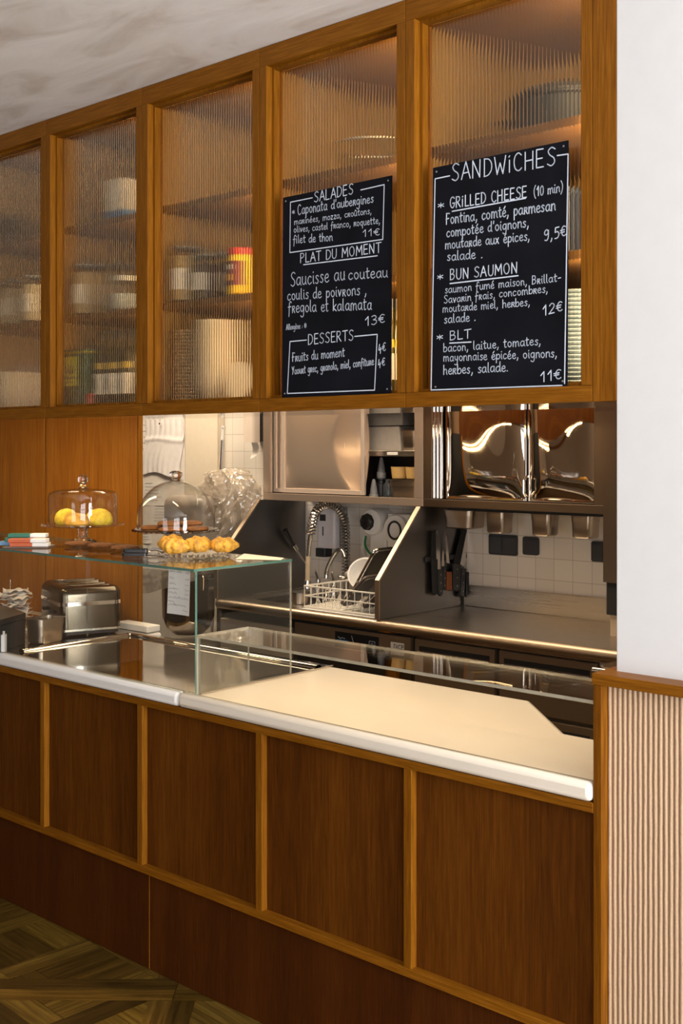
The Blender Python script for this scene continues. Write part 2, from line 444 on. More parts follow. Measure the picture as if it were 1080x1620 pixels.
# ================================================================ COUNTER
cn = thing('service_counter', 'long oak panelled service counter below the glass cases', 'counter', (-3.0, D, 0))
def wbox(name, mat, parent, x0, x1, y0, y1, z0, z1, bevel=.001, **k):
    # box given in world metres, stored relative to its (unrotated) parent
    p = parent
    off = Vector((0, 0, 0))
    while p is not None: off += p.location; p = p.parent
    return MB().box(x0-off.x, x1-off.x, y0-off.y, y1-off.y, z0-off.z, z1-off.z).build(name, mat, parent, bevel=bevel, **k)
SX = [-1.791-.5423*k for k in range(8)]          # right edges of the uprights
xl = -5.3
edges = [-1.275]+[x for x in SX if x > xl]
for k, x in enumerate(SX):
    if x-.025 < xl: continue
    wbox('stile', OAKZ, cn, x-.025, x, D, D+.03, .325, .832)
prev = -1.2755
for k, x in enumerate(SX):
    if x-.025 < xl: x = xl
    wbox('front_panel', OAKP, cn, x, prev, D+.021, D+.04, .325, .834, 0)
    prev = x-.025
    if x == xl: break
wbox('top_rail', OAKX, cn, xl, -1.2755, D+.0005, D+.03, .832, .8545)
wbox('bottom_rail', OAKX, cn, xl, -1.2755, D-.004, D+.03, .304, .326)
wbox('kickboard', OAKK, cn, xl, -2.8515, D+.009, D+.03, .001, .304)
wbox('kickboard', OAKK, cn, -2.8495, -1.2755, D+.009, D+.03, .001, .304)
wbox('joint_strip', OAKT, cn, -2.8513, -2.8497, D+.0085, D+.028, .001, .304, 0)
wbox('carcass', BACKM, cn, xl, -1.84, D+.041, 2.86, .02, .852, 0)

def stone(name, label, poly, mat=STONE):
    mb = MB().prism(poly, .8555, CT, 'z')
    o = mb.build(name, mat, smooth=True)
    m = o.modifiers.new('b', 'BEVEL'); m.width = .014; m.segments = 4; m.limit_method = 'ANGLE'; m.angle_limit = math.radians(60)
    return tag(o, label, 'countertop', None)
F0 = D-.008
stone('countertop', 'white stone counter slab under the tall glass case', [(xl, F0), (-2.697, F0), (-2.697, 2.90), (-3.632, 2.90), (-3.632, 2.98), (xl, 2.98)])
stone('countertop', 'empty stone counter slab painted with warm light, with clipped corner under the low glass case',
      [(-2.695, F0), (-1.2765, F0), (-1.2765, 2.627), (-1.551, 2.628), (-1.83, 2.90), (-2.695, 2.90)], LITSTONE)
# fine joint near the front of the slab
# polished steel tray let into the left half
tr = thing('steel_tray', 'polished steel display tray sunk in the left half of the counter', 'tray', (-3.1, 2.6, CT))
wbox('tray_sheet', TRAYM, tr, xl, -2.622, 2.297, 2.896, CT+.0005, CT+.003, 0)
mb = MB()
lip = smooth_path([(-3.652, 2.335, 0), (-3.652, 2.55, 0), (-3.652, 2.79, 0), (-3.646, 2.818, 0), (-3.62, 2.832, 0), (-3.4, 2.834, 0), (-3.0, 2.834, 0), (-2.63, 2.834, 0)], 6)
prof = [(-.018, .0), (-.015, .007), (-.008, .011), (.004, .011), (.012, .007), (.016, 0)]
rs = []
for i, p in enumerate(lip):
    t = (lip[min(i+1, len(lip)-1)]-lip[max(i-1, 0)]).normalized(); nrm = Vector((-t.y, t.x, 0))
    rs.append([Vector((p.x+3.1, p.y-2.6, .003))+nrm*a+Vector((0, 0, b)) for a, b in prof])
mb.rings(rs, closed=False)
mb.build('rolled_lip', POL, tr, smooth=True)
wbox('side_trim', POL, tr, -2.626, -2.618, 2.297, 2.896, CT+.0005, CT+.006, .001)

# ---------------------------------------------------------------- glass cases
def pane(name, parent, x0, x1, y0, y1, z0, z1, edge=GEDGE, clear_left=False):
    off = Vector((0, 0, 0)); p = parent
    while p is not None: off += p.location; p = p.parent
    o = MB().box(x0-off.x, x1-off.x, y0-off.y, y1-off.y, z0-off.z, z1-off.z).build(name, CLEAR, parent)
    o.data.materials.append(edge)
    dims = [x1-x0, y1-y0, z1-z0]; ax = dims.index(min(dims))
    for f in o.data.polygons:
        if abs(f.normal[ax]) < .5 and not (clear_left and f.normal.x < -.5): f.material_index = 1
    return o
SZ = 1.283
gc = thing('glass_case', 'tall clear glass display case at the left, pastries standing on its top', 'display case', (-3.2, D, CT))
pane('front_pane', gc, -3.1805, -2.628, D+.006, D+.014, CT+.004, SZ-.0085, GEDGE, True)
pane('front_pane', gc, xl, -3.1815, D+.006, D+.014, CT+.004, SZ-.0085, CLEAR)
EDGE2 = plain('glass_edge_pale', (.50, .47, .36), .2, noise=.1, Transmission_Weight=.4)
pane('side_pane', gc, -2.637, -2.629, D+.015, 2.702, CT+.004, SZ-.0085, EDGE2)
pane('top_pane', gc, xl, -2.628, D+.001, 2.704, SZ-.008, SZ)
lc = thing('glass_case', 'low clear glass sneeze guard in front of the empty counter', 'display case', (-2.0, D, CT))
LZ = 1.083
pane('front_pane', lc, -2.626, -1.279, D+.010, D+.018, CT+.001, LZ-.0085, EDGE2)
pane('side_pane', lc, -2.6265, -2.6185, D+.019, 2.50, CT+.001, LZ-.0085, EDGE2)
pane('top_pane', lc, -2.6265, -1.279, D+.009, 2.503, LZ-.008, LZ, EDGE2)

# ================================================================ TALL PANELS LEFT OF THE KITCHEN
def tall_panel(x0, x1, label):
    t = thing('tall_oak_panel', label, 'wall panel', ((x0+x1)/2, PY_, 0))
    wbox('stile', OAKT, t, x0, x0+.056, PY_, PY_+.02, .02, 1.79)
    wbox('stile', OAKT, t, x1-.056, x1, PY_, PY_+.02, .02, 1.79)
    wbox('panel', OAKT, t, x0+.059, x1-.059, PY_+.002, PY_+.018, .02, 1.79, .0005)
    return t
tall_panel(-5.17, -4.482, 'tall orange oak wall panel at the left picture edge')
tall_panel(-4.468, -3.80, 'tall orange oak wall panel behind the flat topped cake dome')
struct(MB().box(-7.0, -5.182, PY_, PY_+.02, .02, 1.79).build('wall_oak_left', OAKT))
struct(MB().box(-7.0, -3.87, PY_+.022, PY_+.05, 0, 1.80).build('wall_behind_panels', BLACKM))
struct(MB().box(-3.803, -3.792, PY_, PY_+.02, .02, 1.79).build('trim_3', OAKZ))

# ================================================================ UPPER CABINETS
CB, CTP, CW = 1.757, CZ-.001, .5475
SEAM = [-1.309-CW*k for k in range(6)]
DY = .60                                # depth
def reed_pane(w, h, pitch=.0108, seg=8):
    mb = MB(); n = int(round(w/pitch)); p = w/n; front = []
    for i in range(n):
        for u in (-1, -.94, -.87, -.80, -.55, -.28, 0, .28, .55, .80, .87, .94):
            e = min(1, (1-abs(u))/.20)
            front.append((p*(i+.5)+u*p/2, -.0009*(1-u*u)-.0006*e*e*(3-2*e)))
    front.append((w, 0))
    loop = front+[(w, .003), (0, .003)]
    L0 = [mb.bm.verts.new((x, y, 0)) for x, y in loop]; L1 = [mb.bm.verts.new((x, y, h)) for x, y in loop]
    m = len(loop)
    for i in range(m): mb.bm.faces.new((L0[i], L0[(i+1) % m], L1[(i+1) % m], L1[i]))
    mb.bm.faces.new(L0[::-1]); mb.bm.faces.new(L1)
    return mb
def make_cabinet(loc, label):
    t = thing('upper_cabinet', label, 'cabinet', loc, 0, 'reeded glass wall cabinets under the ceiling')
    w, H = CW, CTP-CB
    e = .0007
    MB().box(.012, w-.012, DY-.012, DY, .012, H-.01).build('back_panel', INNER, t)
    MB().box(e, w-e, DY+.0005, DY+.004, .012, H-.01).build('back_sheet', OAKP, t)
    for a in (e, w-.012): MB().box(a, a+.012-e, .056, DY, .012, H-.001).build('side_panel', INNER, t)
    MB().box(.012, w-.012, .056, DY-.012, H-.05, H-.03).build('top_board', SHELF, t)
    MB().box(.012, w-.012, .031, DY-.012, .014, .040).build('bottom_board', SHELF, t)
    for z in (2.125-CB, 2.447-CB):
        MB().box(.0125, w-.0125, .075, DY-.0125, z-.022, z).build('shelf', SHELF, t, bevel=.001)
    MB().box(e, w-e, .028, DY, .0095, .0115).build('underside_sheet', MIRR, t)
    MB().box(e, w-e, 0, .027, 0, .038).build('bottom_rail', OAKX, t, bevel=.001)
    MB().box(e, w-e, 0, .05, H-.056, H).build('top_rail', OAKX, t, bevel=.001)
    for a, b in ((e, .030), (w-.030, w-e)):
        MB().box(a, b, 0, .055, .0385, H-.0565).build('stile', OAKZ, t, bevel=.001)
    d = MB()
    x0, x1, z0, z1, bw = .0305, w-.0305, .0385, H-.0565, .009
    d.box(x0, x0+bw, .022, .056, z0, z1); d.box(x1-bw, x1, .022, .056, z0, z1)
    d.box(x0+bw, x1-bw, .022, .056, z0, z0+bw); d.box(x0+bw, x1-bw, .022, .056, z1-bw, z1)
    dr = d.build('door', OAKZ, t)
    reed_pane(x1-x0-2*bw-.002, z1-z0-2*bw-.002).build('reeded_pane', REED, dr, smooth=True, loc=(x0+bw+.001, .046, z0+bw+.001))
    return t
cab_lab = ['rightmost reeded glass cabinet, behind the sandwiches board',
           'reeded glass cabinet second from right, behind the salads board',
           'middle reeded glass cabinet holding a red lidded yellow jar and cream bowls',
           'reeded glass cabinet second from left, holding a green tin',
           'leftmost reeded glass cabinet, cut by the picture edge']
c0 = make_cabinet((SEAM[1], WY, CB), cab_lab[0])
for k in range(1, 5): dup(c0, (SEAM[k+1], WY, CB), None, cab_lab[k])
struct(MB().box(-1.3085, -1.2482, WY, WY+.10, CB, CZ).build('trim_4', OAKZ, bevel=.001))
struct(MB().box(-1.3085, -1.2482, WY+.10, WY+DY, CB+.012, CZ).build('trim_5', OAKZ))
struct(MB().box(-7.1, SEAM[5]-.001, WY, WY+.12, CB, CZ).build('wall_above_left', BEIGEW))

# ================================================================ MENU BOARDS (stroke lettering)
G = {}
def g(ch, w, *st): G[ch] = (w, st)
# lower case: x-height 4, ascender 7, '~' = rounded stroke
g('a', 3.5, '~2.9,3.4 1.8,4 .6,3.1 .3,1.4 1.2,.1 2.3,.7 2.9,2.4 2.9,3.8', '~2.9,3.6 2.9,1 3.5,.1')
g('b', 3.2, '.4,7 .4,.2', '~.4,2.4 1.6,4 2.8,3 2.8,1.1 1.6,0 .4,.7')
g('c', 3.0, '~2.6,3.4 1.6,4 .5,2.9 .4,1.1 1.5,0 2.8,.8')
g('d', 3.5, '~2.9,3.2 1.8,4 .6,3.1 .3,1.4 1.2,.1 2.3,.6 2.9,2', '~2.9,7 2.9,1.2 3.5,.1')
g('e', 3.1, '~.5,2 2.4,2.4 2.4,3.7 1.4,4 .4,2.6 .6,.8 1.8,0 3,.8')
g('f', 2.7, '~2.8,6.2 2.1,7 1.3,6 1.1,3 1,0 .8,-2.2', '.1,3.4 2.4,3.7')
g('g', 3.4, '~2.8,3.4 1.7,4 .5,3 .4,1.5 1.3,.3 2.4,1 2.8,2.6', '~2.9,3.8 2.9,0 2.6,-2.4 1.4,-3 .4,-2.2')
g('h', 3.3, '.4,7 .4,0', '~.4,2.4 1.6,4 2.7,3.2 2.7,1.2 3.1,.1')
g('i', 1.3, '~.5,4 .5,1 1,.1', '.5,5.5 .6,5.9')
g('k', 3.0, '.4,7 .4,0', '2.6,3.9 .5,1.8 2.8,0')
g('l', 1.5, '~.5,7 .5,1.2 1.2,.1')
g('m', 5.1, '.4,4 .4,0', '~.4,2.6 1.4,4 2.3,3.2 2.4,0', '~2.4,2.6 3.4,4 4.3,3.2 4.4,1 4.9,.1')
g('n', 3.3, '.4,4 .4,0', '~.4,2.6 1.6,4 2.6,3.2 2.7,1 3.1,.1')
g('o', 3.3, '~1.7,4 .6,3.3 .4,1.5 1.5,0 2.7,.9 2.8,2.8 1.7,4')
g('p', 3.2, '.4,4 .4,-2.8', '~.4,2.6 1.6,4 2.8,3 2.7,1 1.6,.1 .4,.9')
g('q', 3.4, '~2.8,3.4 1.7,4 .5,3 .4,1.4 1.3,.2 2.4,.8 2.8,2.4', '2.9,3.9 2.9,-2.8')
g('r', 2.8, '.4,4 .4,0', '~.4,2.8 1.2,3.9 2.3,3.7 2,2.5 1,2.2', '1.2,2.2 2.5,0')
g('s', 2.6, '~2.3,3.5 1.4,4 .6,3.2 1.4,2.2 2.2,1.2 1.5,0 .3,.5')
g('t', 2.4, '~1,6.2 1,1.2 1.4,.1 2.2,.5', '.1,4.2 2.2,4.5')
g('u', 3.4, '~.4,4 .4,1.2 1.4,0 2.5,1 2.8,2.5', '~2.8,4 2.8,1 3.3,.1')
g('v', 3.0, '.3,4 1.4,.1 2.6,4')
g('x', 2.9, '.4,4 2.6,0', '2.5,4 .3,0')
g('y', 3.3, '~.4,4 .5,1.8 1.5,.9 2.6,2.2', '~2.8,4 2.7,0 2.2,-2.4 1.2,-3 .3,-2.4')
g('z', 2.8, '.4,4 2.4,4 .3,0 2.6,0')
g('A', 4.2, '.2,0 2.1,7 4,0', '.9,2.4 3.3,2.6')
g('B', 3.8, '.5,7 .5,0', '~.5,7 2.4,6.9 2.9,5.4 2,3.9 .6,3.7', '~.6,3.7 2.7,3.4 3.3,1.8 2.3,.2 .5,0')
g('C', 3.8, '~3.4,6 2.2,7 .9,5.8 .5,3.4 1,1 2.3,0 3.5,.9')
g('D', 4.0, '.5,7 .5,0', '~.4,7 2.3,6.7 3.5,4.8 3.4,2.2 2.1,.4 .4,0')
g('E', 3.6, '3.1,7 .5,7 .5,0 3.2,.1', '.5,3.6 2.7,3.7')
g('F', 3.3, '~3.2,6.7 1.6,6.9 .6,6.9', '.8,6.9 .7,0', '.1,3.5 2.4,3.8')
g('G', 4.1, '~3.5,6 2.2,7 .9,5.8 .5,3.2 1.1,.8 2.4,0 3.4,1.2 3.5,3', '2.2,3.1 3.9,3.1')
g('H', 4.1, '.5,7 .5,0', '3.5,7 3.5,0', '.5,3.5 3.5,3.7')
g('I', 1.6, '.7,4.8 .7,0', '.6,6.2 .9,6.6')
g('L', 3.3, '.5,7 .5,0 3,.1')
g('M', 5.0, '.4,0 .7,7 2.5,2.4 4.2,7 4.6,0')
g('N', 4.2, '.5,0 .5,7 3.5,0 3.6,7')
g('O', 4.3, '~2.2,7 .8,5.9 .4,3.4 1,1 2.2,0 3.4,1.1 3.8,3.6 3.3,6 2.2,7')
g('P', 3.7, '.5,7 .5,0', '~.4,7 2.5,6.8 3.1,5.3 2.2,3.8 .5,3.3')
g('R', 3.9, '.5,7 .5,0', '~.4,7 2.5,6.8 3,5.3 2.2,3.9 .5,3.5', '1.3,3.5 3.5,0')
g('S', 3.7, '~3.3,6.2 2,7 .7,5.8 1.3,4.2 2.8,2.9 3.1,1.2 1.9,0 .4,.8')
g('T', 3.9, '.1,6.8 3.7,7', '1.9,6.9 1.9,0')
g('U', 4.0, '~.5,7 .5,2 1.3,.2 2.6,.2 3.4,2 3.5,7')
g('W', 5.2, '.3,7 1.4,0 2.6,4.4 3.8,0 4.9,7')
g('Y', 3.6, '.3,7 1.8,3.6', '3.3,7 1.2,0')
g('0', 3.4, '~1.7,7 .6,5.4 .4,3.2 .8,1 1.7,0 2.8,1.4 3,4 2.6,6.2 1.7,7')
g('1', 2.5, '.3,4.6 1.7,7 1.7,0')
g('2', 3.3, '~.5,5.6 1.5,7 2.7,6 2.5,4 1.2,1.8 .3,.1', '.3,.1 3,.1')
g('3', 3.2, '~.5,6.3 1.7,7 2.7,5.8 2.2,4.3 1.2,3.8', '~1.2,3.8 2.6,3.2 2.8,1.4 1.6,0 .4,.7')
g('4', 3.0, '1.1,7 .4,2.6 2.6,2.8', '2.1,4.2 2,-.4')
g('5', 3.2, '2.9,7 .9,6.9 .7,4', '~.7,4 2,4.3 2.8,2.6 2.1,.4 .5,.1')
g('9', 3.3, '~2.7,5.4 1.8,7 .6,6 .6,4.3 1.7,3.6 2.7,5', '~2.7,6.4 2.6,2 1.8,.1 .6,.4')
g('€', 3.4, '~3,6 2,6.7 1,5.4 .8,3.4 1.2,1.2 2.2,.4 3.1,1', '.1,4.2 2.4,4.3', '.1,2.9 2.2,3')
g('*', 3.4, '1.6,5.6 1.6,1.2', '.3,4.6 3,2.2', '.3,2.2 3,4.6')
g('(', 2.2, '~1.8,8 .7,5.6 .5,3 1,.2 1.9,-1.6'); g(')', 2.2, '~.4,8 1.5,5.6 1.7,3 1.2,.2 .3,-1.6')
g(',', 1.6, '.9,.6 .8,-.4 .3,-1.5'); g('.', 1.4, '.5,.1 .8,.3'); g(':', 1.5, '.6,.6 .8,.8', '.6,2.8 .8,3'); g('-', 2.8, '.4,2.6 2.4,2.8')
g("'", 1.2, '.7,7 .5,5.2'); g(' ', 2.4); g('@', 4.4, '~2.1,6 .5,4.6 .6,1.6 2.2,.4 3.8,1.8 3.7,4.6 2.1,6', '2.2,4.6 1.4,3 2.8,3', '2.3,4 2.3,1.8')
for ch, base, acc in (('é', 'e', '1.2,5 2.2,6.4'), ('è', 'e', '.8,6.2 1.8,5'), ('û', 'u', '.8,5 1.6,6.2 2.4,5')):
    G[ch] = (G[base][0], G[base][1]+(acc,))
def strokes(txt, rng):
    x = 0; out = []
    for ch in txt:
        w, st = G[ch]
        for sd in st:
            sm = sd[0] == '~'; pts = [tuple(map(float, p.split(','))) for p in sd.lstrip('~').split()]
            jx, jy = rng.uniform(-.12, .12), rng.uniform(-.15, .15)
            pts = [Vector((x+p[0]+jx, p[1]+jy, 0)) for p in pts]
            if sm: pts = smooth_path(pts, 4)
            out.append(pts)
        x += w+.55
    return out, x-.55
def ribbon(mb, pts, r, y):
    # flat pen stroke lying on the plane Y = y(z)
    bm = mb.bm
    for a, b in zip(pts, pts[1:]):
        d = b-a
        if d.length < 1e-6: continue
        n = Vector((-d.z, 0, d.x)).normalized()*r
        bm.faces.new([bm.verts.new(q) for q in (a-n, b-n, b+n, a+n)])
    for p in pts:
        bm.faces.new([bm.verts.new((p.x+r*math.cos(k*math.pi/4), p.y, p.z+r*math.sin(k*math.pi/4))) for k in range(8)])
def make_board(name, label, quad, lines, boxes, pen):
    (u0, v0), (u1, v1) = quad                    # bottom-left, top-right pixels give the size
    YB = WY+.0115
    bl, trp = atY(u0, v0, YB), atY(u1, v1, YB)
    w, h = trp.x-bl.x, trp.z-bl.z
    t = thing(name, label, 'menu board', (bl.x, YB, CB+.0385))
    t.rotation_euler = (-math.radians(.45), 0, 0)
    MB().box(0, w, -.0035, 0, 0, h).build('slate', BOARDM, t, bevel=.0006)
    def L(u, v):
        p = atY(u, v, YB); return Vector((p.x-bl.x, -.0040, p.z-bl.z))
    rng = random.Random(5)
    mb = MB()
    for txt, a, b, hpx in lines:
        st, tw = strokes(txt, rng)
        A, B = L(*a), L(*b); H = (L(a[0], a[1]-hpx)-L(*a)).z
        ex = (B-A)/tw; ez = Vector((0, 0, H/7.0))
        for s_ in st: ribbon(mb, [A+ex*p.x+ez*p.y for p in s_], min(pen, H*.055), 0)
    mb.build('lettering', CHALK, t)
    for ln in boxes:
        mb = MB(); ribbon(mb, [L(*p) for p in ln], pen*1.05, 0); mb.build('chalk_line', CHALK, t)
    for x, z in ((.012, .012), (w-.012, .012), (.012, h-.012), (w-.012, h-.012)):
        mb = MB(); mb.lathe([(.0025, 0), (.0025, .001), (.001, .0016)], seg=10); mb.move(Matrix.Rotation(R90, 4, 'X'))
        mb.build('corner_hole', GREYP, t, loc=(x, -.0036, z))
    return t
# crop helpers: coordinates read on enlarged crops of the photograph
def c3(x, y): return (430+x/4.262, 260+y/4.262)
def c4(x, y): return (660+x/3.375, 200+y/3.375)
make_board('chalkboard', 'black chalkboard headed SALADES, the smaller lettered left one', ((447, 632), (619, 280)), [
    ('SALADES', c3(282, 268), c3(548, 208), 16), ('*', c3(134, 352), c3(156, 350), 9),
    ('Caponata', c3(172, 352), c3(372, 318), 16), ("d'aubergines", c3(398, 312), c3(684, 268), 14),
    ('marinées, mozza, croûtons,', c3(150, 418), c3(672, 344), 10), ('olives, castel franco, roquette,', c3(148, 472), c3(730, 410), 10.5),
    ('filet de thon', c3(143, 545), c3(410, 526), 13), ('11€', c3(612, 500), c3(728, 490), 11),
    ('PLAT DU MOMENT', c3(190, 676), c3(738, 604), 14.5),
    ('Saucisse au', c3(126, 834), c3(496, 790), 22), ('couteau', c3(518, 790), c3(784, 772), 18),
    ('coulis de poivrons ,', c3(106, 928), c3(642, 888), 17), ('fregola et kalamata', c3(112, 1012), c3(676, 990), 18),
    ('13€', c3(630, 1100), c3(768, 1080), 14), ('Allergène : @', c3(100, 1128), c3(236, 1114), 9),
    ('DESSERTS', c3(246, 1228), c3(556, 1196), 16), ('Fruits du moment', c3(140, 1342), c3(494, 1306), 14),
    ('Yaourt grec, granola, miel, confiture', c3(140, 1428), c3(692, 1364), 12), ('4€', c3(722, 1290), c3(772, 1268), 14), ('4€', c3(720, 1386), c3(768, 1368), 13)],
    [[c3(272, 236), c3(124, 266), c3(122, 606), c3(748, 518), c3(756, 148), c3(598, 184)], [c3(214, 688), c3(712, 628)],
     [c3(238, 1196), c3(126, 1206), c3(110, 1556), c3(698, 1534), c3(714, 1158), c3(562, 1172)]], .00138)
make_board('chalkboard', 'black chalkboard headed SANDWICHES, beside the white wall', ((684, 621), (898, 223)), [
    ('SANDWICHES', c4(180, 298), c4(738, 212), 27), ('*', c4(108, 448), c4(146, 444), 12),
    ('GRILLED CHEESE', c4(172, 442), c4(586, 384), 17), ('(10 min)', c4(620, 380), c4(778, 352), 15),
    ('Fontina, comté, parmesan', c4(152, 528), c4(738, 452), 17), ("compotée d'oignons,", c4(156, 596), c4(596, 540), 15.5),
    ('moutarde aux épices,', c4(150, 660), c4(602, 612), 15), ('9,5€', c4(676, 618), c4(796, 590), 17), ('salade .', c4(160, 722), c4(350, 708), 15),
    ('*', c4(106, 830), c4(142, 826), 12), ('BUN SAUMON', c4(174, 824), c4(536, 786), 16),
    ('saumon fumé maison, Brillat-', c4(150, 896), c4(770, 832), 12.5), ('Savarin frais, concombres,', c4(144, 950), c4(700, 890), 12.5),
    ('moutarde miel, herbes,', c4(138, 998), c4(604, 962), 12.5), ('12€', c4(670, 1016), c4(780, 990), 16), ('salade .', c4(146, 1056), c4(316, 1042), 14),
    ('*', c4(104, 1152), c4(142, 1148), 12), ('BLT', c4(174, 1146), c4(292, 1134), 14),
    ('bacon, laitue, tomates,', c4(142, 1210), c4(664, 1170), 13.5), ('mayonnaise épicée, oignons,', c4(142, 1260), c4(750, 1236), 13.5),
    ('herbes, salade.', c4(142, 1330), c4(490, 1312), 15), ('11€', c4(660, 1372), c4(774, 1352), 16)],
    [[c4(172, 268), c4(94, 284), c4(78, 1412), c4(776, 1388)], [c4(746, 160), c4(804, 152), c4(790, 1378)],
     [c4(186, 458), c4(578, 388)], [c4(176, 844), c4(540, 802)], [c4(176, 1162), c4(290, 1156)]], .00148)

# ================================================================ THINGS IN THE UPPER CABINETS
Z1, Z2, Z0 = 2.1255, 2.4475, CB+.0405          # shelf tops and cabinet floor
def fill_mat(n, c): return plain(n, c, .8, noise=.25, nscale=220)
GRAIN, DARKF, TAN, YEL = fill_mat('grain', (.50, .36, .17)), fill_mat('dark_beans', (.05, .022, .014)), fill_mat('pale_flour', (.60, .50, .36)), fill_mat('mustard', (.80, .52, .02))
LABEL = plain('white_label', (.82, .80, .78), .6, noise=.02)
METAL = steel('lid_metal', (.7, .68, .62), .25)
def inbay(u, Y, r):
    xs = atY(u, 450, WY).x; x = atY(u, 450, Y).x
    for k in range(5):
        if SEAM[k+1] <= xs <= SEAM[k]: return min(max(x, SEAM[k+1]+.016+r), SEAM[k]-.016-r)
    return x
def clip_jar(u, Y, z, r, h, fill, level, label, group, lab=True):
    x = inbay(u, Y, r*1.15)
    t = thing('preserving_jar', label, 'jar', (x, Y, z), 0, group)
    MB().lathe([(r*.80, .001), (r*.97, .006), (r, .015), (r, h*.72), (r*.94, h*.79), (r*.86, h*.82), (r*.86, h*.86)], seg=28, cap1=False).build('jar_body', JARG, t, smooth=True)
    MB().lathe([(r*.90, .008), (r*.93, .016), (r*.93, h*level)], seg=24).build('contents', fill, t, smooth=True)
    MB().lathe([(r*.90, 0), (r*.95, h*.02), (r*.93, h*.09), (r*.6, h*.125), (.001, h*.13)], seg=28).build('lid', JARG, t, smooth=True, loc=(0, 0, h*.868))
    m = MB(); m.lathe([(r*.90, 0), (r*.96, .002), (r*.96, .006), (r*.90, .008)], seg=28); m.build('seal', GREYP, t, smooth=True, loc=(0, 0, h*.858))
    MB().tube([(-r*.98, -.01, h*.80), (-r*1.12, -.004, h*.84), (-r*1.14, 0, h*.92), (-r*1.06, 0, h*.96)], .0022, 8).build('clasp', METAL, t, smooth=True)
    if lab:
        m = MB(); m.grid(lambda a, b: ((r*1.006)*math.cos(-2.0+1.35*a), (r*1.006)*math.sin(-2.0+1.35*a), h*(.20+.34*b)), 10, 2)
        m.build('label', LABEL, t, smooth=True)
    return t
JG = 'preserving jars in the glazed cabinets'
yj = WY+.122
clip_jar(287, yj, Z1, .051, .205, GRAIN, .74, 'clip top jar of pale grain, left of the two dark jars in the middle cabinet', JG)
clip_jar(326, yj+.01, Z1, .046, .165, DARKF, .70, 'squat clip top jar of dark beans right beside the pale grain jar', JG)
clip_jar(355, yj+.095, Z1, .046, .185, DARKF, .72, 'taller dark bean jar half behind the red lidded yellow jar', JG)
clip_jar(134, yj, Z1, .054, .205, GRAIN, .75, 'left of the two tall grain jars above the green tin', JG)
clip_jar(163, yj+.118, Z1, .056, .225, GRAIN, .76, 'right of the two tall grain jars above the white labelled bottles', JG)
clip_jar(54, yj, Z1, .044, .200, TAN, .72, 'pale jar nearest the stile in the leftmost cabinet', JG)
clip_jar(24, yj+.005, Z1, .044, .195, TAN, .72, 'middle pale jar in the leftmost cabinet', JG)
clip_jar(-7, yj+.01, Z1, .044, .190, TAN, .72, 'pale jar cut by the picture edge in the leftmost cabinet', JG)
# low glass jar with metal lid
x = inbay(198, yj+.015, .07)
t = thing('storage_jar', 'low clear jar with metal lid beside the tall grain jars', 'jar', (x, yj+.02, Z1))
MB().lathe([(.06, .001), (.068, .01), (.068, .095), (.062, .105)], seg=28, cap1=False).build('jar_body', JARG, t, smooth=True)
MB().lathe([(.058, .006), (.062, .012), (.062, .06)], seg=24).build('contents', plain('blue_grey_contents', (.42, .46, .50), .5), t, smooth=True)
MB().lathe([(.070, .0), (.070, .018), (.064, .022), (.002, .022)], seg=28).build('lid', METAL, t, smooth=True, loc=(0, 0, .103))
# yellow jar, red lid
x = inbay(380, WY+.115, .045)
t = thing('mustard_jar', 'yellow labelled jar with red lid in the middle cabinet', 'jar', (x, WY+.115, Z1))
MB().lathe([(.036, .001), (.043, .006), (.043, .115), (.036, .128)], seg=28).build('jar_body', YEL, t, smooth=True)
MB().lathe([(.040, 0), (.040, .018), (.037, .021), (.002, .021)], seg=28).build('lid', plain('red_lid', (.50, .03, .02), .35), t, smooth=True, loc=(0, 0, .127))
m = MB(); m.grid(lambda a, b: (.0436*math.cos(-2.9+2.4*a), .0436*math.sin(-2.9+2.4*a), .03+.075*b), 14, 2); lb = m.build('label', plain('dark_red_label', (.16, .025, .02), .5), t, smooth=True)
m = MB(); m.grid(lambda a, b: (.0439*math.cos(-2.1+.8*a), .0439*math.sin(-2.1+.8*a), .045+.02*b), 8, 2); m.build('label_band', plain('orange_label', (.85, .40, .03), .5), lb, smooth=True)
m = MB(); m.grid(lambda a, b: (.0439*math.cos(-2.1+.8*a), .0439*math.sin(-2.1+.8*a), .08+.015*b), 8, 2); m.build('label_band', LABEL, lb, smooth=True)
# cream bowls and plates at the bottom of the middle cabinet
def stack(u, Y, z, n, prof, pitch, name, label, cat, group, mat):
    x = inbay(u, Y, max(p[0] for p in prof))
    proto = None
    for k in range(n):
        if proto is None:
            proto = MB().lathe(prof, seg=36, cap1=True).build(name, mat, None, smooth=True, loc=(x, Y, z))
            o = proto
        else:
            o = proto.copy(); COL.objects.link(o); o.location = (x, Y, z+k*pitch)
        tag(o, label, cat, group)
BOWL = [(.030, 0), (.045, .004), (.068, .05), (.074, .07), (.070, .07), (.064, .05), (.04, .009), (.001, .008)]
SPLATE = [(.036, 0), (.045, .002), (.058, .012), (.057, .014), (.04, .005), (.001, .004)]
PLATE = [(.06, 0), (.075, .002), (.105, .014), (.104, .017), (.07, .006), (.001, .005)]
stack(343, WY+.16, Z0, 11, BOWL, .0195, 'cream_bowl', 'one of a tall stack of cream bowls at the bottom of the middle cabinet', 'bowl', 'cream bowls stacked in the middle cabinet', CREAMP)
stack(293, WY+.135, Z0, 21, SPLATE, .0112, 'stoneware_plate', 'one of a stack of beige plates left of the cream bowls', 'plate', 'beige plates stacked in the middle cabinet', plain('beige_stoneware', (.45, .34, .22), .4))
x = inbay(382, WY+.12, .062)
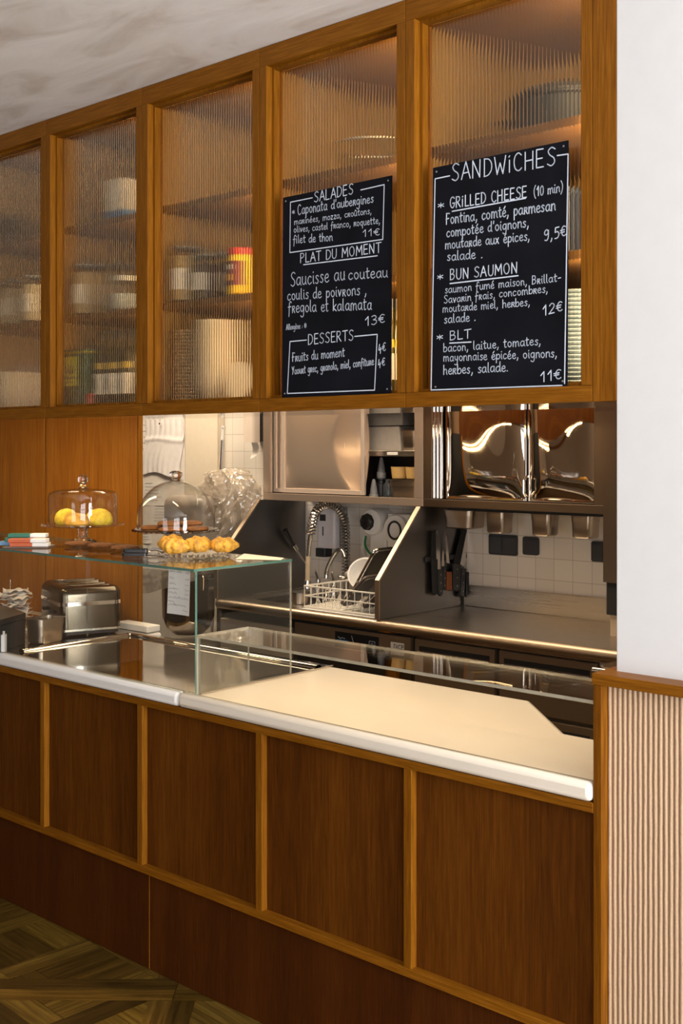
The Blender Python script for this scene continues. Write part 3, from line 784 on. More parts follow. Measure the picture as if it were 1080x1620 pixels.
m = MB(); m.lathe(PLATE, seg=40); m.move(Matrix.Rotation(math.radians(80), 4, 'X')@Matrix.Scale(.58, 4)); tag(m.build('cream_saucer', CREAMP, None, smooth=True, loc=(x, WY+.12, Z0+.062)), 'round cream saucer standing upright beside the cream bowls', 'saucer')
stack(908, WY+.18, Z0, 22, PLATE, .0105, 'grey_plate', 'one of a stack of grey plates right of the sandwiches board', 'plate', 'grey plates behind the sandwiches board', plain('grey_stoneware', (.22, .28, .33), .35))
stack(20, WY+.15, Z0, 5, BOWL, .02, 'pale_bowl', 'one of a pale bowl stack at the bottom of the leftmost cabinet', 'bowl', 'pale bowls in the leftmost cabinet', CREAMP)
stack(54, WY+.29, Z0, 5, BOWL, .02, 'pale_bowl', 'one of a pale bowl stack beside the left stile at cabinet bottom', 'bowl', 'pale bowls near the left stile', CREAMP)
stack(18, WY+.15, Z2, 4, BOWL, .022, 'glass_bowl', 'one of a stack of clear bowls on the top shelf at far left', 'bowl', 'clear bowls on the top left shelf', JARG)
# green tin
xa, xb = SEAM[4]+.018, SEAM[4]+.148
t = thing('oil_tin', 'dark green tin with yellow label below the grain jars', 'tin', ((xa+xb)/2, WY+.125, Z0))
hw = (xb-xa)/2
MB().rbox(-hw, hw, -.06, .06, 0, .205, .012).build('tin_body', plain('green_tin', (.02, .11, .055), .35), t, smooth=True)
MB().rbox(-hw-.002, hw+.002, -.062, .062, .190, .198, .012).build('rim_band', plain('olive_band', (.40, .36, .03), .35), t, smooth=True)
MB().lathe([(.018, 0), (.018, .018), (.001, .019)], seg=20).build('cap', BLACKP, t, smooth=True, loc=(hw*.4, 0, .205))
lb = MB().box(-hw*.92, hw*.30, -.0615, -.060, .075, .18).build('label', plain('lime_label', (.62, .66, .06), .5), t)
m = MB()
for k, hh in enumerate((.02, .034, .045, .034, .02)): m.box(-hw*.62+k*hw*.13, -hw*.62+k*hw*.13+.005, -.0622, -.0616, .118, .118+hh*.8)
for k in range(7): m.box(-hw*.75+k*hw*.13, -hw*.75+k*hw*.13+.005, -.0622, -.0616, .100, .109)
for k in range(9): m.box(-hw*.78+k*hw*.10, -hw*.78+k*hw*.10+.003, -.0622, -.0616, .086, .090)
m.build('label_print', BLACKM, lb)
# dark bottles with white labels
AMB = plain('dark_olive_glass', (.035, .026, .006), .08)
GOLD = plain('gold_foil', (.55, .38, .05), .3)
BL = plain('label_ink', (.05, .05, .05), .6)
def bottle(u, Y, label, group):
    x = inbay(u, Y, .037)
    t = thing('oil_bottle', label, 'bottle', (x, Y, Z0), 0, group)
    MB().lathe([(.032, .001), (.036, .006), (.036, .165), (.028, .19), (.014, .205), (.0135, .235)], seg=24).build('bottle_body', AMB, t, smooth=True)
    MB().lathe([(.0155, 0), (.0155, .03), (.001, .031)], seg=20).build('cap', BLACKP, t, smooth=True, loc=(0, 0, .234))
    m = MB(); m.grid(lambda a, b: (.0364*math.cos(-2.9+2.3*a), .0364*math.sin(-2.9+2.3*a), .04+.072*b), 14, 2); lb = m.build('label', LABEL, t, smooth=True)
    m = MB()
    for k in range(3):
        m.grid(lambda a, b: (.0367*math.cos(-2.3+.25*k+.14*a), .0367*math.sin(-2.3+.25*k+.14*a), .058+.035*b), 3, 1)
    m.build('label_print', BL, lb, smooth=True)
    m = MB(); m.grid(lambda a, b: (.0365*math.cos(-2.9+2.3*a), .0365*math.sin(-2.9+2.3*a), .128+.022*b), 14, 2); m.build('neck_label', GOLD, t, smooth=True)
    return t
b0 = bottle(166, WY+.105, 'leftmost white labelled oil bottle, beside the green tin', 'white labelled oil bottles')
dup(b0, (inbay(187, WY+.11, .037), WY+.11, Z0), None, 'middle white labelled oil bottle in the row beside the green tin')
dup(b0, (inbay(208, WY+.115, .037), WY+.115, Z0), None, 'white labelled oil bottle nearest the stile, third from the green tin')
b3 = dup(b0, (inbay(622, WY+.11, .037), WY+.11, Z0), None, 'dark bottle right of the salads board', 'dark bottles behind the salads board')
dup(b0, (inbay(600, WY+.12, .037), WY+.12, Z0), None, 'dark bottle half hidden behind the salads board', 'dark bottles behind the salads board')
x = SEAM[4]+.168
tag(MB().rbox(-.014, .014, -.014, .014, 0, .045, .004).build('red_box', plain('red_card', (.55, .08, .06), .5), None, smooth=True, loc=(x, WY+.075, Z0)), 'small red box between the green tin and the bottles', 'box')
# top shelf things
x = inbay(204, WY+.16, .055)
t = thing('carton', 'white and blue carton on the top shelf, second cabinet from left', 'box', (x, WY+.16, Z2))
MB().box(-.05, .05, -.06, .06, .03, .14).build('box_body', WHITEP, t, bevel=.002); MB().box(-.0502, .0502, -.0602, .0602, 0, .03).build('blue_base', plain('blue_card', (.06, .18, .5), .4), t)
xm = inbay(893, WY+.26, .18)
t = thing('black_pot', 'large black cooking pot on the top shelf beside the white wall', 'pot', (xm, WY+.26, Z2))
MB().lathe([(.12, .001), (.135, .008), (.14, .085), (.146, .089), (.146, .094), (.136, .094), (.130, .01), (.001, .009)], seg=44).build('pot_body', BLACKM, t, smooth=True)
MB().lathe([(.147, 0), (.147, .006), (.12, .025), (.03, .038), (.001, .039)], seg=44).build('lid', BLACKM, t, smooth=True, loc=(0, 0, .0945))
MB().lathe([(.016, 0), (.010, .008), (.020, .018), (.016, .026), (.001, .027)], seg=20).build('lid_knob', BLACKP, t, smooth=True, loc=(0, 0, .133))
m = MB(); m.tube([(-.137, -.04, .07), (-.175, -.03, .072), (-.175, .03, .072), (-.137, .04, .07)], .007, 8); m.build('handle', BLACKP, t, smooth=True)
m = MB(); m.tube([(.137, -.04, .07), (.165, -.03, .072), (.165, .03, .072), (.137, .04, .07)], .007, 8); m.build('handle', BLACKP, t, smooth=True)
xm = inbay(582, WY+.2, .12)
t = thing('salad_bowl', 'wide clear glass bowl on the top shelf above the salads board', 'bowl', (xm, WY+.22, Z2))
MB().lathe([(.05, 0), (.09, .03), (.115, .085), (.112, .085), (.086, .034), (.04, .006), (.001, .006)], seg=40).build('bowl_body', JARG, t, smooth=True)
MB().lathe([(.1165, 0), (.1165, .005), (.112, .006), (.112, 0)], seg=40, cap0=False, cap1=False).build('rim', METAL, t, smooth=True, loc=(0, 0, .083))
xa = inbay(909, WY+.18, .04)
t = thing('storage_box', 'dark navy storage box right of the sandwiches board', 'box', (xa-.05, WY+.18, Z1))
MB().rbox(-.075, .075, -.08, .08, 0, .15, .012).build('box_body', plain('navy_plastic', (.012, .018, .035), .45), t, smooth=True)
MB().rbox(-.078, .078, -.083, .083, .15, .162, .012).build('lid', plain('navy_lid', (.02, .03, .055), .4), t, smooth=True)

# ================================================================ THINGS ON THE GLASS CASE
GZ = SZ+.0008
ER = Vector((CS, SN, 0)); ANG = math.atan2(SN, CS)
def pz(u, v, z=GZ): return atZ(u, v, z)
# chocolate bars on a slate tray
p = pz(46, 865)
tag(MB().rbox(-.085, .085, -.055, .055, 0, .004, .006).build('slate_tray', plain('grey_slate', (.16, .13, .11), .4), None, smooth=True, loc=p, rot=(0, 0, ANG)), 'thin grey slate under the chocolate bars', 'tray')
def choc(dx, dy, k, col, label):
    t = thing('chocolate_bar', label, 'chocolate bar', p+ER*dx+Vector((-SN, CS, 0))*dy+Vector((0, 0, .0045+k*.0147)), ANG+random.uniform(-.05, .05), 'wrapped chocolate bars on the glass')
    MB().box(-.070, .012, -.024, .024, 0, .014).build('coloured_sleeve', col, t, bevel=.0015)
    MB().box(.0122, .070, -.0238, .0238, .0002, .0138).build('white_sleeve', PAPER, t, bevel=.0015)
    return t
TEAL, ORG, BLU = plain('teal_card', (.01, .16, .10), .3), plain('orange_card', (.52, .10, .03), .35), plain('blue_card_light', (.12, .30, .55), .35)
choc(.012, -.028, 0, ORG, 'lower orange and white chocolate bar at the front'); choc(.006, -.027, 1, ORG, 'upper orange and white chocolate bar on the front pile')
choc(-.046, .026, 0, BLU, 'blue wrapped chocolate bar, lowest of the back pile'); choc(-.022, .026, 1, TEAL, 'middle green and white chocolate bar of the back pile')
choc(-.010, .026, 2, TEAL, 'green and white chocolate bar topmost of the back pile')
# cookies on a clear slab
COOK = plain('cookie_brown', (.27, .095, .014), .8, noise=.5, nscale=70, bump=.5)
COOKD = plain('cookie_dark', (.15, .055, .012), .8, noise=.5, nscale=60, bump=.6)
yc = 2.520
x0, x1 = atY(100, 862, yc).x, atY(219, 862, yc).x
ck = tag(MB().rbox(x0, x1, yc-.052, yc+.055, GZ, GZ+.005, .01).build('glass_platter', CLEAR, None, smooth=True), 'rectangular clear platter carrying flat dark cookies', 'platter')
def cookie(c, r, h, mat, label, group, seed, tilt=0):
    rg = random.Random(seed); a = [rg.uniform(0, 6) for _ in range(3)]
    mb = MB(); mb.lathe([(r*.9, 0), (r, h*.35), (r*.93, h*.75), (r*.6, h), (r*.2, h*1.05), (.001, h*1.02)], seg=32,
        wob=lambda q, z: 1+.05*math.sin(2*q+a[0])+.04*math.sin(3*q+a[1])+.025*math.sin(7*q+a[2]))
    o = mb.build('cookie', mat, None, smooth=True, loc=c, rot=(tilt, 0, 0)); return tag(o, label, 'cookie', group)
for i, (u, lab) in enumerate(((123, 'left flat dark cookie on the clear platter, under the flat topped dome'), (160, 'middle flat dark cookie on the clear platter'), (197, 'right flat dark cookie on the clear platter, beside the tongs'))):
    q = atY(u, 860, yc+(.004 if i else -.004)); cookie((q.x, q.y, GZ+.0055), .050, .014, COOKD, lab, 'flat cookies on the clear platter', i)
def cake_stand(name, label, c, r, zp, dome, label_d, knob, hull):
    t = thing(name, label, 'cake stand', c)
    h = zp-c.z
    MB().lathe([(.052, 0), (.054, .004), (.040, .010), (.022, .018), (.017, h*.55), (.022, h*.85), (.05, h-.004), (.04, h)], seg=32).build('foot', THICKG, t, smooth=True)
    m = MB(); m.lathe([(.05, h), (r*.9, h+.001), (r, h+.006), (r*1.0, h+.011), (r*.96, h+.011), (r*.9, h+.006), (.001, h+.005)], seg=56); m.build('plate', hull, t, smooth=True)
    mb = MB()
    for i in range(44):
        a = 2*math.pi*i/44; mb.sphere((r*math.cos(a), r*math.sin(a), h+.0065), .0042, seg=6, n=4)
    b = mb.build('beaded_rim', hull, t, smooth=True); b['kind'] = 'stuff'
    d = thing('glass_dome', label_d, 'glass dome', (c.x, c.y, zp+.0115))
    MB().lathe(dome+[(q-.0022, z-.0022) for q, z in dome[::-1] if q > .003], seg=64, cap0=False, cap1=False).build('dome_shell', DOMEG, d, smooth=True)
    zt = dome[-1][1]
    MB().lathe([(q, z+zt) for q, z in knob], seg=28).build('dome_knob', THICKG, d, smooth=True)
    return t, d
c1 = Vector((atY(131, 800, 2.650).x, 2.650, GZ)); zp1 = 1.345
flat_dome = [(.132, 0), (.133, .01), (.133, .105), (.129, .119), (.116, .127), (.09, .131), (.05, .134), (.02, .137), (.001, .138)]
cake_stand('cake_stand', 'clear pressed glass cake stand at left, under the flat topped dome', c1, .157, zp1, flat_dome, 'flat topped cylindrical glass dome over yellow cakes',
    [(.02, -.002), (.014, .006), (.010, .014), (.012, .018), (.019, .026), (.021, .034), (.018, .044), (.010, .050), (.001, .052)], CLEAR)
LEM = plain('lemon_cake', (.95, .62, .05), .6, noise=.3, nscale=40, bump=.2); LEMB = plain('lemon_cake_brown', (.66, .36, .05), .65, noise=.4, nscale=30, bump=.2)
for (dx, dy, r, sx, sz, m, lab) in ((.062, .012, .050, 1.05, 1.25, LEM, 'bright yellow domed cake at right under the flat topped dome'), (-.012, -.050, .047, 1.1, 1.02, LEMB, 'brownish yellow cake at front under the flat topped dome'),
        (-.072, .035, .045, 1.0, 1.35, LEM, 'yellow cake at back left under the flat topped dome')):
    q = c1+ER*dx+Vector((-SN, CS, 0))*dy
    prof = [(r*.86, 0), (r*1.0, r*.18), (r*1.0, r*.5), (r*.86, r*.86), (r*.55, r*1.12), (r*.2, r*1.22), (.001, r*1.24)]
    mb = MB(); mb.lathe([(a*sx, z*sz/1.24) for a, z in prof], seg=36, wob=lambda a, z: 1+.03*math.sin(5*a)); tag(mb.build('lemon_cake', m, None, smooth=True, loc=(q.x, q.y, zp1+.0065)), lab, 'cake', 'yellow cakes under glass')
c2 = Vector((atY(278, 800, 2.640).x, 2.640, GZ)); zp2 = 1.352
rd = [(.138, 0), (.1385, .012)]+[(.138*math.cos(a), .03+.142*math.sin(a)) for a in (math.radians(x) for x in range(4, 86, 6))]+[(.012, .1725), (.001, .173)]
SMOKE = glass('smoky_plate_glass', (.62, .52, .42))
cake_stand('cake_stand', 'glass cake stand at right with dark beaded rim, under the round dome', c2, .152, zp2, rd, 'round bell shaped glass dome over brown cookies',
    [(.018, -.003), (.014, .004), (.022, .010), (.024, .02), (.022, .028), (.014, .032), (.001, .033)], SMOKE)
for i, (dx, dy, z, lab) in enumerate(((-.082, -.005, 0, 'left brown cookie under the round dome'), (.078, -.045, 0, 'right golden cookie under the round dome'), (-.005, -.075, 0, 'front brown cookie under the round dome'),
        (.01, .06, 0, 'rear brown cookie under the round dome'), (-.020, -.012, .0165, 'upper left cookie lying on the others under the round dome'), (.050, .012, .0165, 'upper right cookie lying on the others under the round dome'))):
    q = c2+ER*dx+Vector((-SN, CS, 0))*dy; cookie((q.x, q.y, zp2+.007+z), .044 if z == 0 else .047, .0155, COOK, lab, 'brown cookies under the round dome', 20+i)
# croissants on a lace glass plate
CRO = plain('croissant_crust', (.60, .32, .042), .6, noise=.5, nscale=60, bump=.5)
pc = pz(306, 879); pc.z = GZ
t = thing('lace_plate', 'round pressed glass plate under the golden pastries', 'plate', pc)
MB().lathe([(.05, 0), (.06, .002), (.112, .008), (.112, .011), (.06, .005), (.001, .004)], seg=48).build('plate_well', CLEAR, t, smooth=True)
mb = MB()
for i in range(36):
    a = 2*math.pi*i/36; mb.sphere((.115*math.cos(a), .115*math.sin(a), .009), .0055, seg=8, n=5)
b = mb.build('scalloped_rim', THICKG, t, smooth=True); b['kind'] = 'stuff'
def croissant(dx, dy, dz, L, r, rz, label, seed):
    rg = random.Random(seed); n = 26; mb = MB(); rs = []
    for i in range(n+1):
        s = -1+2*i/n; env = max(.10, (1-abs(s)**2.4))**.6
        lump = 1+.09*math.sin(9.5*s+seed)+.03*math.sin(21*s)
        rr = r*env*lump; x = L/2*s*(1-.08*s*s); y = -.018*(1-s*s)+.012
        rs.append([(x, y+rr*1.12*math.cos(a), rr*.95*max(-.78, math.sin(a))+r*.78) for a in (2*math.pi*k/18 for k in range(18))])
    mb.rings(rs, True, True, True)
    q = pc+ER*dx+Vector((-SN, CS, 0))*dy
    return tag(mb.build('croissant', CRO, None, smooth=True, loc=(q.x, q.y, GZ+.0105+dz), rot=(0, 0, ANG+rz)), label, 'pastry', 'golden pastries on the lace plate')
croissant(-.078, .030, 0, .10, .034, .5, 'leftmost golden pastry, beside the black tongs', 1)
croissant(-.058, -.042, 0, .115, .030, -.6, 'front left golden pastry on the lace plate', 2)
croissant(.014, .010, 0, .105, .032, .2, 'middle golden pastry of the lace plate', 3)
croissant(.100, .012, 0, .11, .030, -.25, 'rightmost golden pastry, nearest the white paper', 4)
# tongs
q = pz(221, 880)
t = thing('serving_tongs', 'black handled serving tongs beside the pastries', 'tongs', (q.x, q.y, GZ), ANG-.12)
MB().rbox(-.062, .028, -.014, .014, .001, .013, .012, r_top=.004).build('grip', BLACKP, t, smooth=True)
MB().rbox(-.058, .030, -.012, .012, .0135, .027, .011, r_top=.006).build('grip', BLACKP, t, smooth=True)
m = MB(); m.tube([(.025, 0, .006), (.06, 0, .004), (.085, -.004, .004)], [.004, .004, .007], 8); m.build('arm', CHROME, t, smooth=True)
m = MB(); m.tube([(.028, 0, .020), (.055, 0, .024), (.085, .004, .016)], [.004, .004, .007], 8); m.build('arm', CHROME, t, smooth=True)
# paper sheet and price note
A = [pz(*c) for c in ((372, 884.8), (398, 876.2), (458, 882.2), (444, 886.4))]
zs = (.0008, .0035, .001, .0006)
mb = MB(); top = [Vector((a.x, min(a.y, 2.70), GZ+z)) for a, z in zip(A, zs)]
mb.grid(lambda i, j: (top[0].lerp(top[1], j)).lerp(top[3].lerp(top[2], j), i)+Vector((0, 0, .0016*math.sin(3.1*i)*math.sin(3.1*j))), 8, 6)
tag(mb.build('paper_sheet', plain('warm_paper', (.84, .77, .66), .7), None, smooth=True), 'loose white paper sheet on the glass top, right of the pastries', 'paper')
yn = D+.016
A = [atY(*c, yn) for c in ((264, 970), (299, 975), (301, 902.5), (267, 898))]
t = thing('price_note', 'handwritten white price note hanging inside the tall glass case', 'note', A[0])
mb = MB(); mb.grid(lambda i, j: (A[0].lerp(A[1], i)).lerp(A[3].lerp(A[2], i), j)-A[0]+Vector((0, .002*math.sin(3.14*i), 0)), 8, 8); mb.build('paper', PAPER, t, smooth=True)
rg = random.Random(9); mb = MB(); INK = plain('pencil_ink', (.22, .21, .24), .8)
rows = ((.93, .05, .28, 1), (.78, .05, .25, 1), (.66, .05, .35, 1), (.55, .05, .45, 1), (.46, .05, .40, 1), (.36, .05, .95, 0), (.27, .05, .32, 0), (.20, .05, .85, 0), (.09, .72, .92, 0))
for vv, a, b, pr in rows:
    for (s0, s1) in ([(a, b)]+([(.78, .95)] if pr else [])):
        n = int((s1-s0)*44); pts = []
        for k in range(n+1):
            i = s0+(s1-s0)*k/n; j = vv+rg.uniform(-.012, .014)+(.022 if rg.random() < .15 else 0)
            P = A[0].lerp(A[1], i).lerp(A[3].lerp(A[2], i), j)-A[0]; pts.append(Vector((P.x, P.y-.0006+.002*math.sin(3.14*i), P.z)))
        ribbon(mb, pts, .0005, 0)
mb.build('handwriting', INK, t)
m = MB(); m.box(-.012, .012, -.0008, 0, -.012, .006); m.build('tape', CLEAR, t, loc=A[3].lerp(A[2], .5)-A[0])

# ================================================================ THINGS ON THE COUNTER, BEHIND THE GLASS
TT = CT+.0035
f0 = Vector((-3.795, 2.600, TT)); dl = Vector((.345, .939, 0)); dw = Vector((-.939, .345, 0)); LL, WW = .250, .335
t = thing('toaster', 'four slot dark steel toaster with chrome band', 'toaster', f0+dl*LL/2+dw*WW/2, math.atan2(dl.y, dl.x))
TM = steel('toaster_steel', (.12, .10, .075), .2)
MB().rbox(-LL/2, LL/2, -WW/2, WW/2, .022, .196, .032, r_top=.034).build('body', TM, t, smooth=True)
MB().rbox(-LL/2-.002, LL/2+.002, -WW/2-.002, WW/2+.002, .122, .137, .033).build('chrome_band', CHROME, t, smooth=True)
MB().rbox(-LL/2-.003, LL/2+.003, -WW/2-.003, WW/2+.003, .022, .030, .034).build('base_rim', METAL, t, smooth=True)
MB().rbox(-LL/2+.006, LL/2-.006, -WW/2+.006, WW/2-.006, .008, .0215, .03).build('base', BLACKP, t, smooth=True)
for y in (-.105, -.045, .045, .105):
    MB().box(-.085, .085, y-.013, y+.013, .1955, .1968).build('slot', BLACKM, t)
    m = MB(); m.tube([(-.085, y-.014, .198), (.085, y-.014, .198)], .0022, 6); m.build('slot_rail', CHROME, t, smooth=True)
for sx in (-1, 1):
    for sy in (-1, 1): MB().lathe([(.012, 0), (.013, .008)], seg=14).build('foot', BLACKP, t, loc=(sx*.085, sy*.1, 0))
for y in (-.06, .06):
    MB().box(-LL/2-.016, -LL/2, y-.016, y+.016, .085, .097).build('lever', BLACKP, t, bevel=.003)
# small gastronorm tub
def gn_pan(name, label, loc, rz, wx, wy, h, mat, group=None, cat='container'):
    t = thing(name, label, cat, loc, rz, group)
    def lp(x, y, r, z):
        pts = []
        for cx, cy, a0 in ((x/2-r, y/2-r, 0), (-x/2+r, y/2-r, 90), (-x/2+r, -y/2+r, 180), (x/2-r, -y/2+r, 270)):
            for k in range(6): a = math.radians(a0+18*k); pts.append((cx+r*math.cos(a), cy+r*math.sin(a), z))
        return pts
    b = .86; r = min(wx, wy)*.2
    mb = MB(); mb.rings([lp(wx*b*.9, wy*b*.9, r, .0), lp(wx*b, wy*b, r, .006), lp(wx*.90, wy*.90, r, h*.70), lp(wx*.93, wy*.93, r, h*.705), lp(wx*.93, wy*.93, r, h-.003)], True, True, False)
    mb.rings([lp(wx*.915, wy*.915, r, h-.003), lp(wx*.88, wy*.88, r, h*.7), lp(wx*(b-.02), wy*(b-.02), r, .008)], True, False, True)
    mb.build('tub', mat, t, smooth=True)
    MB().rings([lp(wx*.93, wy*.93, r, h-.004), lp(wx, wy, r, h-.003), lp(wx, wy, r, h), lp(wx*.915, wy*.915, r, h)], True).build('rim', mat, t, smooth=True)
    return t
GNM = steel('gastronorm_steel', (.45, .38, .31), .3, aniso_axis='Z')
a, b = pz(63, 983, .995), pz(107, 976, .995); dr = (b-a).normalized()
ctr = a+(b-a)*.5+Vector((-dr.y, dr.x, 0))*.05
gn_pan('steel_tub', 'small open steel tub in front of the toaster', (ctr.x, ctr.y, TT), math.atan2(dr.y, dr.x), (b-a).length, .10, .095, GNM)
# receipt printer, card, receipts
a, b = pz(2, 1036, CT), pz(49, 1020, CT); dr = (b-a).normalized(); nr = Vector((-dr.y, dr.x, 0)); c = a+dr*((b-a).length/2)+nr*.092
t = thing('receipt_printer', 'black receipt printer box at the left end of the counter', 'printer', (c.x, c.y, TT), math.atan2(dr.y, dr.x))
wl = (b-a).length/2
MB().rbox(-wl, wl, -.07, .07, 0, .095, .006).build('body', plain('printer_black', (.012, .010, .009), .45), t, smooth=True)
MB().prism([(-.07, .096), (.07, .096), (.07, .135), (.02, .142), (-.07, .118)], -wl-.002, wl+.002, 'x').build('lid', plain('printer_lid', (.02, .014, .009), .3), t, bevel=.002)
MB().box(-wl*.8, wl*.8, -.0715, -.070, .100, .104).build('paper_slot', BLACKM, t)
q = pz(1, 1033, CT)
t = thing('card_holder', 'small white card holder cut by the left picture edge', 'card holder', (q.x-.018, q.y+.006, TT), ANG)
MB().rbox(-.03, .024, -.014, .014, 0, .062, .004).build('holder', WHITEP, t, smooth=True)
MB().box(-.026, .020, -.003, .003, .055, .074).build('cards', PAPER, t)
q = atY(25, 960, 2.76)
t = thing('receipt_spike', 'steel spike full of crumpled receipts behind the black printer', 'spike', (q.x, q.y, TT))
MB().lathe([(.045, 0), (.045, .006), (.01, .01), (.001, .011)], seg=24).build('base', BLACKP, t, smooth=True)
m = MB(); m.tube([(-.012, -.02, .006), (-.012, -.02, .175)], [.0022, .0012], 8); m.build('needle', METAL, t, smooth=True)
rg = random.Random(4)
for k in range(9):
    ph = rg.uniform(0, 6); z0 = .014+k*.014
    mb = MB(); mb.grid(lambda i, j: ((i-.5)*.12*(1+.1*math.sin(ph)), (j-.5)*.075, z0+.010*math.sin(5*i+ph)*math.cos(4*j+ph)+.004*math.sin(17*i+9*j)), 14, 8)
    mb.move(Matrix.Rotation(ANG+rg.uniform(-.5, .5), 4, 'Z')); mb.build('receipt', PAPER, t, smooth=True, solid=.0008)
tag(MB().box(-3.85, -3.64, 2.906, 2.974, TT, TT+.026).build('cutting_board', plain('white_board', (.86, .82, .76), .45, noise=.02), None, bevel=.004), 'white cutting board lying behind the toaster', 'cutting board')

# ================================================================ KITCHEN
XL, XP, XR = -4.226, -3.185, -1.95       # left splash panel, middle splash panel, right end
FY = 3.80                                # front of the steel worktop
t = thing('steel_worktop', 'long stainless steel kitchen worktop along the back wall', 'worktop', (-3.1, FY, .0))
hx0, hx1, hy0, hy1 = -4.16, -3.74, 3.93, 4.30
for x0, x1, y0, y1 in ((XL, hx0, FY+.02, 4.448), (hx0, hx1, FY+.02, hy0), (hx0, hx1, hy1, 4.448), (hx1, XR, FY+.02, 4.448)):
    pass
mb = MB()
for x0, x1, y0, y1 in ((XL, hx0, FY+.02, 4.448), (hx0, hx1, FY+.02, hy0), (hx0, hx1, hy1, 4.448), (hx1, XR, FY+.02, 4.448)):
    mb.box(x0+3.1, x1+3.1, y0-FY, y1-FY, .885, .900)
mb.build('work_sheet', STEEL, t)
mb = MB(); nose = [(.024+.024*math.cos(w), .877+.0235*math.sin(w)) for w in (math.pi*(.5+k/10) for k in range(11))]+[(.024, .857), (.024, .898)]
mb.prism(nose, XL+3.1, XR+3.1, 'x'); mb.build('rolled_nosing', NOSE, t, smooth=True)
MB().box(hx0+3.1, hx1+3.1, hy0-FY, hy1-FY, .862, .864).build('sink_floor', DULL, t)
mb = MB()
for b in ((hx0, hx0+.003, hy0, hy1), (hx1-.003, hx1, hy0, hy1), (hx0, hx1, hy0, hy0+.003), (hx0, hx1, hy1-.003, hy1)): mb.box(b[0]+3.1, b[1]+3.1, b[2]-FY, b[3]-FY, .864, .885)
mb.build('sink_wall', DULL, t)
MB().box(XP+.02+3.1, XR+3.1, 4.434-FY, 4.4485-FY, .9005, 1.0).build('upstand', STEEL, t, bevel=.002)
mb = MB(); mb.box(XL+3.1, XR+3.1, .024, .04, .8475, .8845); mb.build('apron', POL, t)
def splash(x, label):
    s = thing('splash_panel', label, 'splash panel', (x, FY, 0))
    poly = [(.012, .902), (.012, 1.07), (.305, 1.383), (.646, 1.383), (.646, .902)]
    MB().prism(poly, -.007, .007, 'x').build('sheet', DULL, s)
    mb = MB(); mb.prism([(.006, .9015), (.006, 1.074), (.300, 1.384), (.305, 1.378), (.0125, 1.068), (.0125, .9015)], -.012, .012, 'x'); mb.build('folded_edge', NOSE, s)
    return s
splash(XL-.004, 'angled steel splash panel left of the sink'); splash(XP, 'angled steel splash panel between the sink and the knives')
# under the worktop
def xat(u, Y): return atY(u, 700, Y).x
UY = FY+.052
FRD = steel('cream_lit_fridge_door', (.74, .62, .48), .3); FRD.node_tree.nodes['Principled BSDF'].inputs['Metallic'].default_value = .5  # cream base stands in for light reflected by the steel door
t = thing('under_counter_fridge', 'steel under counter fridge below the sink, cream reflection painted on its door', 'fridge', (xat(400, UY), UY, 0))
x0, x1 = xat(346, UY)-t.location.x, xat(462, UY)-t.location.x
MB().box(x0, x1, .02, .55, .08, .845).build('carcass', DULL, t); MB().box(x0+.01, x1-.01, 0, .0195, .10, .80).build('door', FRD, t, bevel=.004)
m = MB(); m.tube([(x1-.05, -.001, .3), (x1-.05, -.03, .32), (x1-.05, -.03, .6), (x1-.05, -.001, .62)], .007, 10); m.build('handle', CHROME, t, smooth=True)
t = thing('dishwasher', 'under counter dishwasher with black display and white sticker', 'dishwasher', (xat(555, UY), UY, 0))
X = t.location.x; x0, x1 = xat(466, UY)-X, xat(651, UY)-X
MB().box(x0, x1, .02, .55, .08, .845).build('carcass', DULL, t)
MB().box(x0+.008, x1-.008, 0, .0195, .10, .735).build('door', MIRR, t, bevel=.004)
MB().box(x0+.004, x1-.004, -.004, .0195, .742, .835).build('control_panel', BRZF, t, bevel=.003)
MB().box(x0+.004, x1-.004, -.0045, .0195, .836, .852).build('shadow_gap', BLACKM, t)
def ux(u): return xat(u, UY)-X
d = MB().box(ux(531), ux(600), -.0052, -.004, .748, .818).build('display', BLACKP, t)
BLUEP = plain('display_blue', (.03, .25, .55), .4); 
MB().box(ux(535), ux(552), -.0058, -.0052, .776, .783).build('blue_bar', BLUEP, d)
m = MB(); rg = random.Random(2)
ribbon(m, [Vector((ux(536)+k*.0052, -.0056, .790+rg.uniform(-.003, .004))) for k in range(9)], .0012, 0); m.build('lettering', CHALK, d)
m = MB(); ribbon(m, [Vector((ux(557), -.0056, .808)), Vector((ux(561), -.0056, .77))], .0012, 0); m.build('slash', CHALK, d)
m = MB(); a, b = ux(585), ux(594)
for q in ([(a, .766), (b, .766), (b, .795), (a, .795), (a, .766)],): ribbon(m, [Vector((x, -.0056, z)) for x, z in q], .0010, 0)
m.build('square_icon', CHALK, d)
m = MB()
for rr in (.004, .008, .012): ribbon(m, [Vector(((a+b)/2+rr*math.cos(w), -.0056, .774+rr*math.sin(w))) for w in (math.pi*(.25+.5*k/6) for k in range(7))], .0008, 0)
m.build('signal_icon', CHALK, d)
st = MB().box(ux(619), ux(640), -.0056, -.0042, .752, .806).build('sticker', LABEL, t)
m = MB()
stt, tw = strokes('DICP', random.Random(1)) if 'P' in G else ([], 1)
sx = (ux(639.5)-ux(624))/tw
for s_ in stt: ribbon(m, [Vector((ux(624)+p_.x*sx, -.0060, .778+p_.y*.0028)) for p_ in s_], .0017, 0)
m.lathe([(.0001, 0), (.0042, .006), (.0001, .018)], (0, 0, 0), 10)
m.build('lettering', BL, st)
